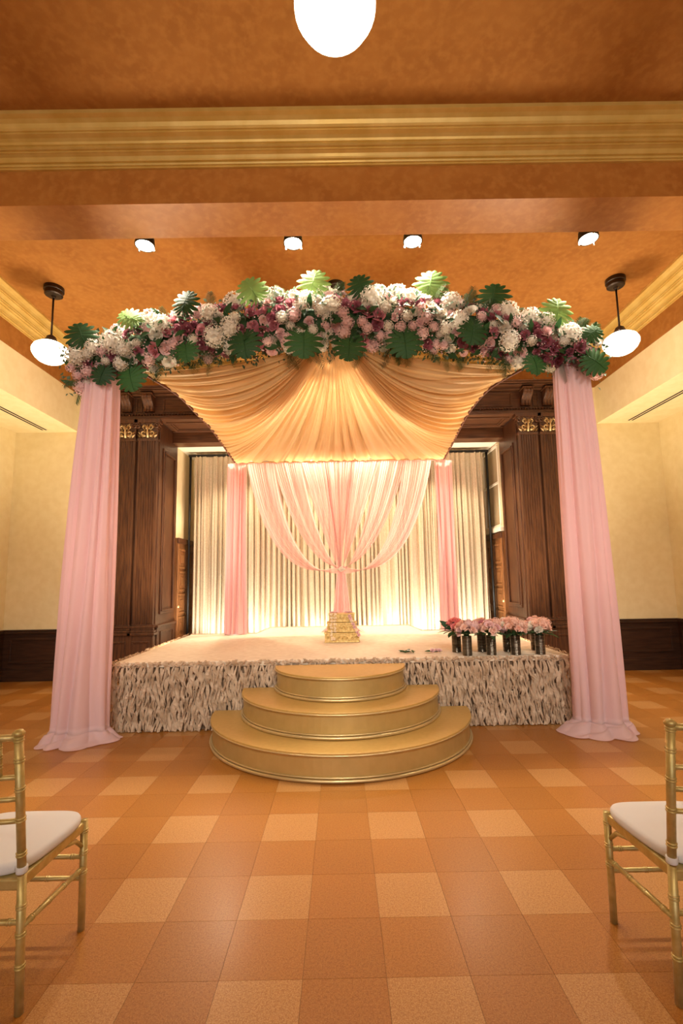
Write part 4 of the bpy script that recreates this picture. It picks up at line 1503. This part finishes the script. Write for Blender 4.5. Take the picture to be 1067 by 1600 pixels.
def make_chair(loc, rz, label):
    """faces +Y; the rear legs stand at y = 0"""
    t = thing('banquet_chair', label, 'chair', loc, rz, 'gold bamboo-style chairs')
    g = MT['chair_gold']
    W = 0.20
    WR = 0.187
    D = 0.39
    for s in (-1, 1):
        mb = MB()
        bamboo(mb, (s * (W + 0.0), 0.005, 0), (s * WR, 0.0, 0.45), 0.0145, (0.33, 0.55, 0.75))
        bamboo(mb, (s * WR, 0.0, 0.44), (s * WR * 0.985, -0.055, 0.915), 0.0145, (0.15, 0.40, 0.62, 0.83, 0.98))
        c = Vector((s * WR * 0.985, -0.055, 0.915))
        mb.lathe([(0.0145, 0), (0.019, 0.006), (0.0195, 0.014), (0.012, 0.022), (0.002, 0.025)], 12, c)
        mb.build('rear_leg', g, t, smooth=True, local=True)
    for s in (-1, 1):
        mb = MB()
        bamboo(mb, (s * W, D, 0), (s * (W - 0.003), D - 0.005, 0.435), 0.0145, (0.52, 0.70, 0.90))
        mb.build('front_leg', g, t, smooth=True, local=True)
    # back rails, slightly curved
    def rail(z, r, bow):
        y = -0.055 * (z - 0.44) / 0.475
        w = WR * 0.985
        mb = MB()
        pts = [(w * (f * 2 - 1), y - bow * (1 - (f * 2 - 1) ** 2), z) for f in np.linspace(0, 1, 9)]
        mb.tube(pts, r, 10)
        for f in (0.2, 0.5, 0.8):
            x = w * (f * 2 - 1)
            yy = y - bow * (1 - (f * 2 - 1) ** 2)
            mb.tube([(x - 0.006, yy, z), (x - 0.002, yy, z), (x + 0.002, yy, z), (x + 0.006, yy, z)], [r, r * 1.3, r * 1.3, r], 10)
        mb.build('back_rail', g, t, smooth=True, local=True)
        return y
    for z, r in ((0.912, 0.0125), (0.775, 0.009), (0.70, 0.009), (0.625, 0.009)):
        rail(z, r, 0.018)
    for x in (-0.125, -0.0625, 0, 0.0625, 0.125):
        mb = MB()
        yb = -0.018 * (1 - (x / WR) ** 2)
        bamboo(mb, (x, -0.039 + yb, 0.775), (x, -0.055 + yb, 0.91), 0.0075, (0.3, 0.55, 0.8), 8)
        mb.build('spindle', g, t, smooth=True, local=True)
    # seat frame
    sf = [(-W - 0.004, D + 0.012), (W + 0.004, D + 0.012), (WR + 0.004, -0.012), (-WR - 0.004, -0.012)]
    MB().prism([(x, y, 0) for x, y in sf], 0.392, 0.43, (0, 0, 1)).build('seat_frame', g, t, local=True, bevel=0.006)
    # corner braces under the seat
    for s in (-1, 1):
        MB().tube([(s * (W - 0.005), D - 0.01, 0.33), (s * (W - 0.008), D - 0.06, 0.375), (s * (W - 0.008), D - 0.13, 0.395)], 0.009, 8).build('brace', g, t, smooth=True, local=True)
    # stretchers
    for nm, a, b in (('front', (-W, D, 0.285), (W, D, 0.285)), ('front', (-W, D, 0.20), (W, D, 0.20)), ('rear', (-W, 0.004, 0.285), (W, 0.004, 0.285)), ('side', (-W, 0.0, 0.275), (-W, D, 0.245)), ('side', (W, 0.0, 0.275), (W, D, 0.245))):
        mb = MB()
        bamboo(mb, a, b, 0.0095, (0.12, 0.38, 0.62, 0.88), 10)
        mb.build('stretcher', g, t, smooth=True, local=True)
    # cushion: soft rounded trapezoid
    rows = [(0.432, 0.93), (0.436, 0.985), (0.446, 1.0), (0.458, 0.995), (0.466, 0.975), (0.471, 0.92), (0.474, 0.7), (0.476, 0.35), (0.476, 0.02)]
    n = 72
    P = np.zeros((len(rows), n, 3))
    for j, (z, k) in enumerate(rows):
        for i in range(n):
            a = 2 * PI * i / n
            cx, sy = math.cos(a), math.sin(a)
            ex = math.copysign(abs(cx) ** 0.42, cx)
            ey = math.copysign(abs(sy) ** 0.42, sy)
            y = D / 2 + 0.003 + ey * (D / 2 + 0.012) * k
            wv = (WR - 0.006) + (W + 0.012 - WR + 0.006) * min(1, max(0, y / D) * 1.6)
            x = ex * wv * k
            if y < 0.045 and abs(x) > WR - 0.03:
                x = math.copysign(min(abs(x), WR - 0.028 + 0.6 * max(0, y - 0.012)), x)
            P[j, i] = (x, y, z)
    cu = MB().grid(P, True)
    cu.f.append(tuple(range(n))[::-1])
    cu.f.append(tuple(range((len(rows) - 1) * n, len(rows) * n)))
    cu.mi += [0, 0]
    c = cu.build('cushion', MT['cushion'], t, smooth=True, local=True, label='white seat cushion')
    for s in (-1, 1):
        mb = MB()
        zs = (0.449, 0.452, 0.467, 0.470)
        mb.lathe([(0.0165, -0.011), (0.0185, -0.009), (0.0185, 0.009), (0.0165, 0.011)], 16, (s * WR, -0.001, 0.457))
        mb.box((s * (WR - 0.03), 0.005, 0.449), (s * (WR - 0.008), 0.020, 0.464))
        mb.build('strap', MT['cushion'], c, smooth=True, local=True, label='white tie strap')
    return t


ch = make_chair((-1.312, 1.772, 0), 0, 'gold chair with white cushion in the left foreground, facing the stage')
dup(ch, (1.312, 1.752, 0), 0, 'gold chair with white cushion in the right foreground, facing the stage')
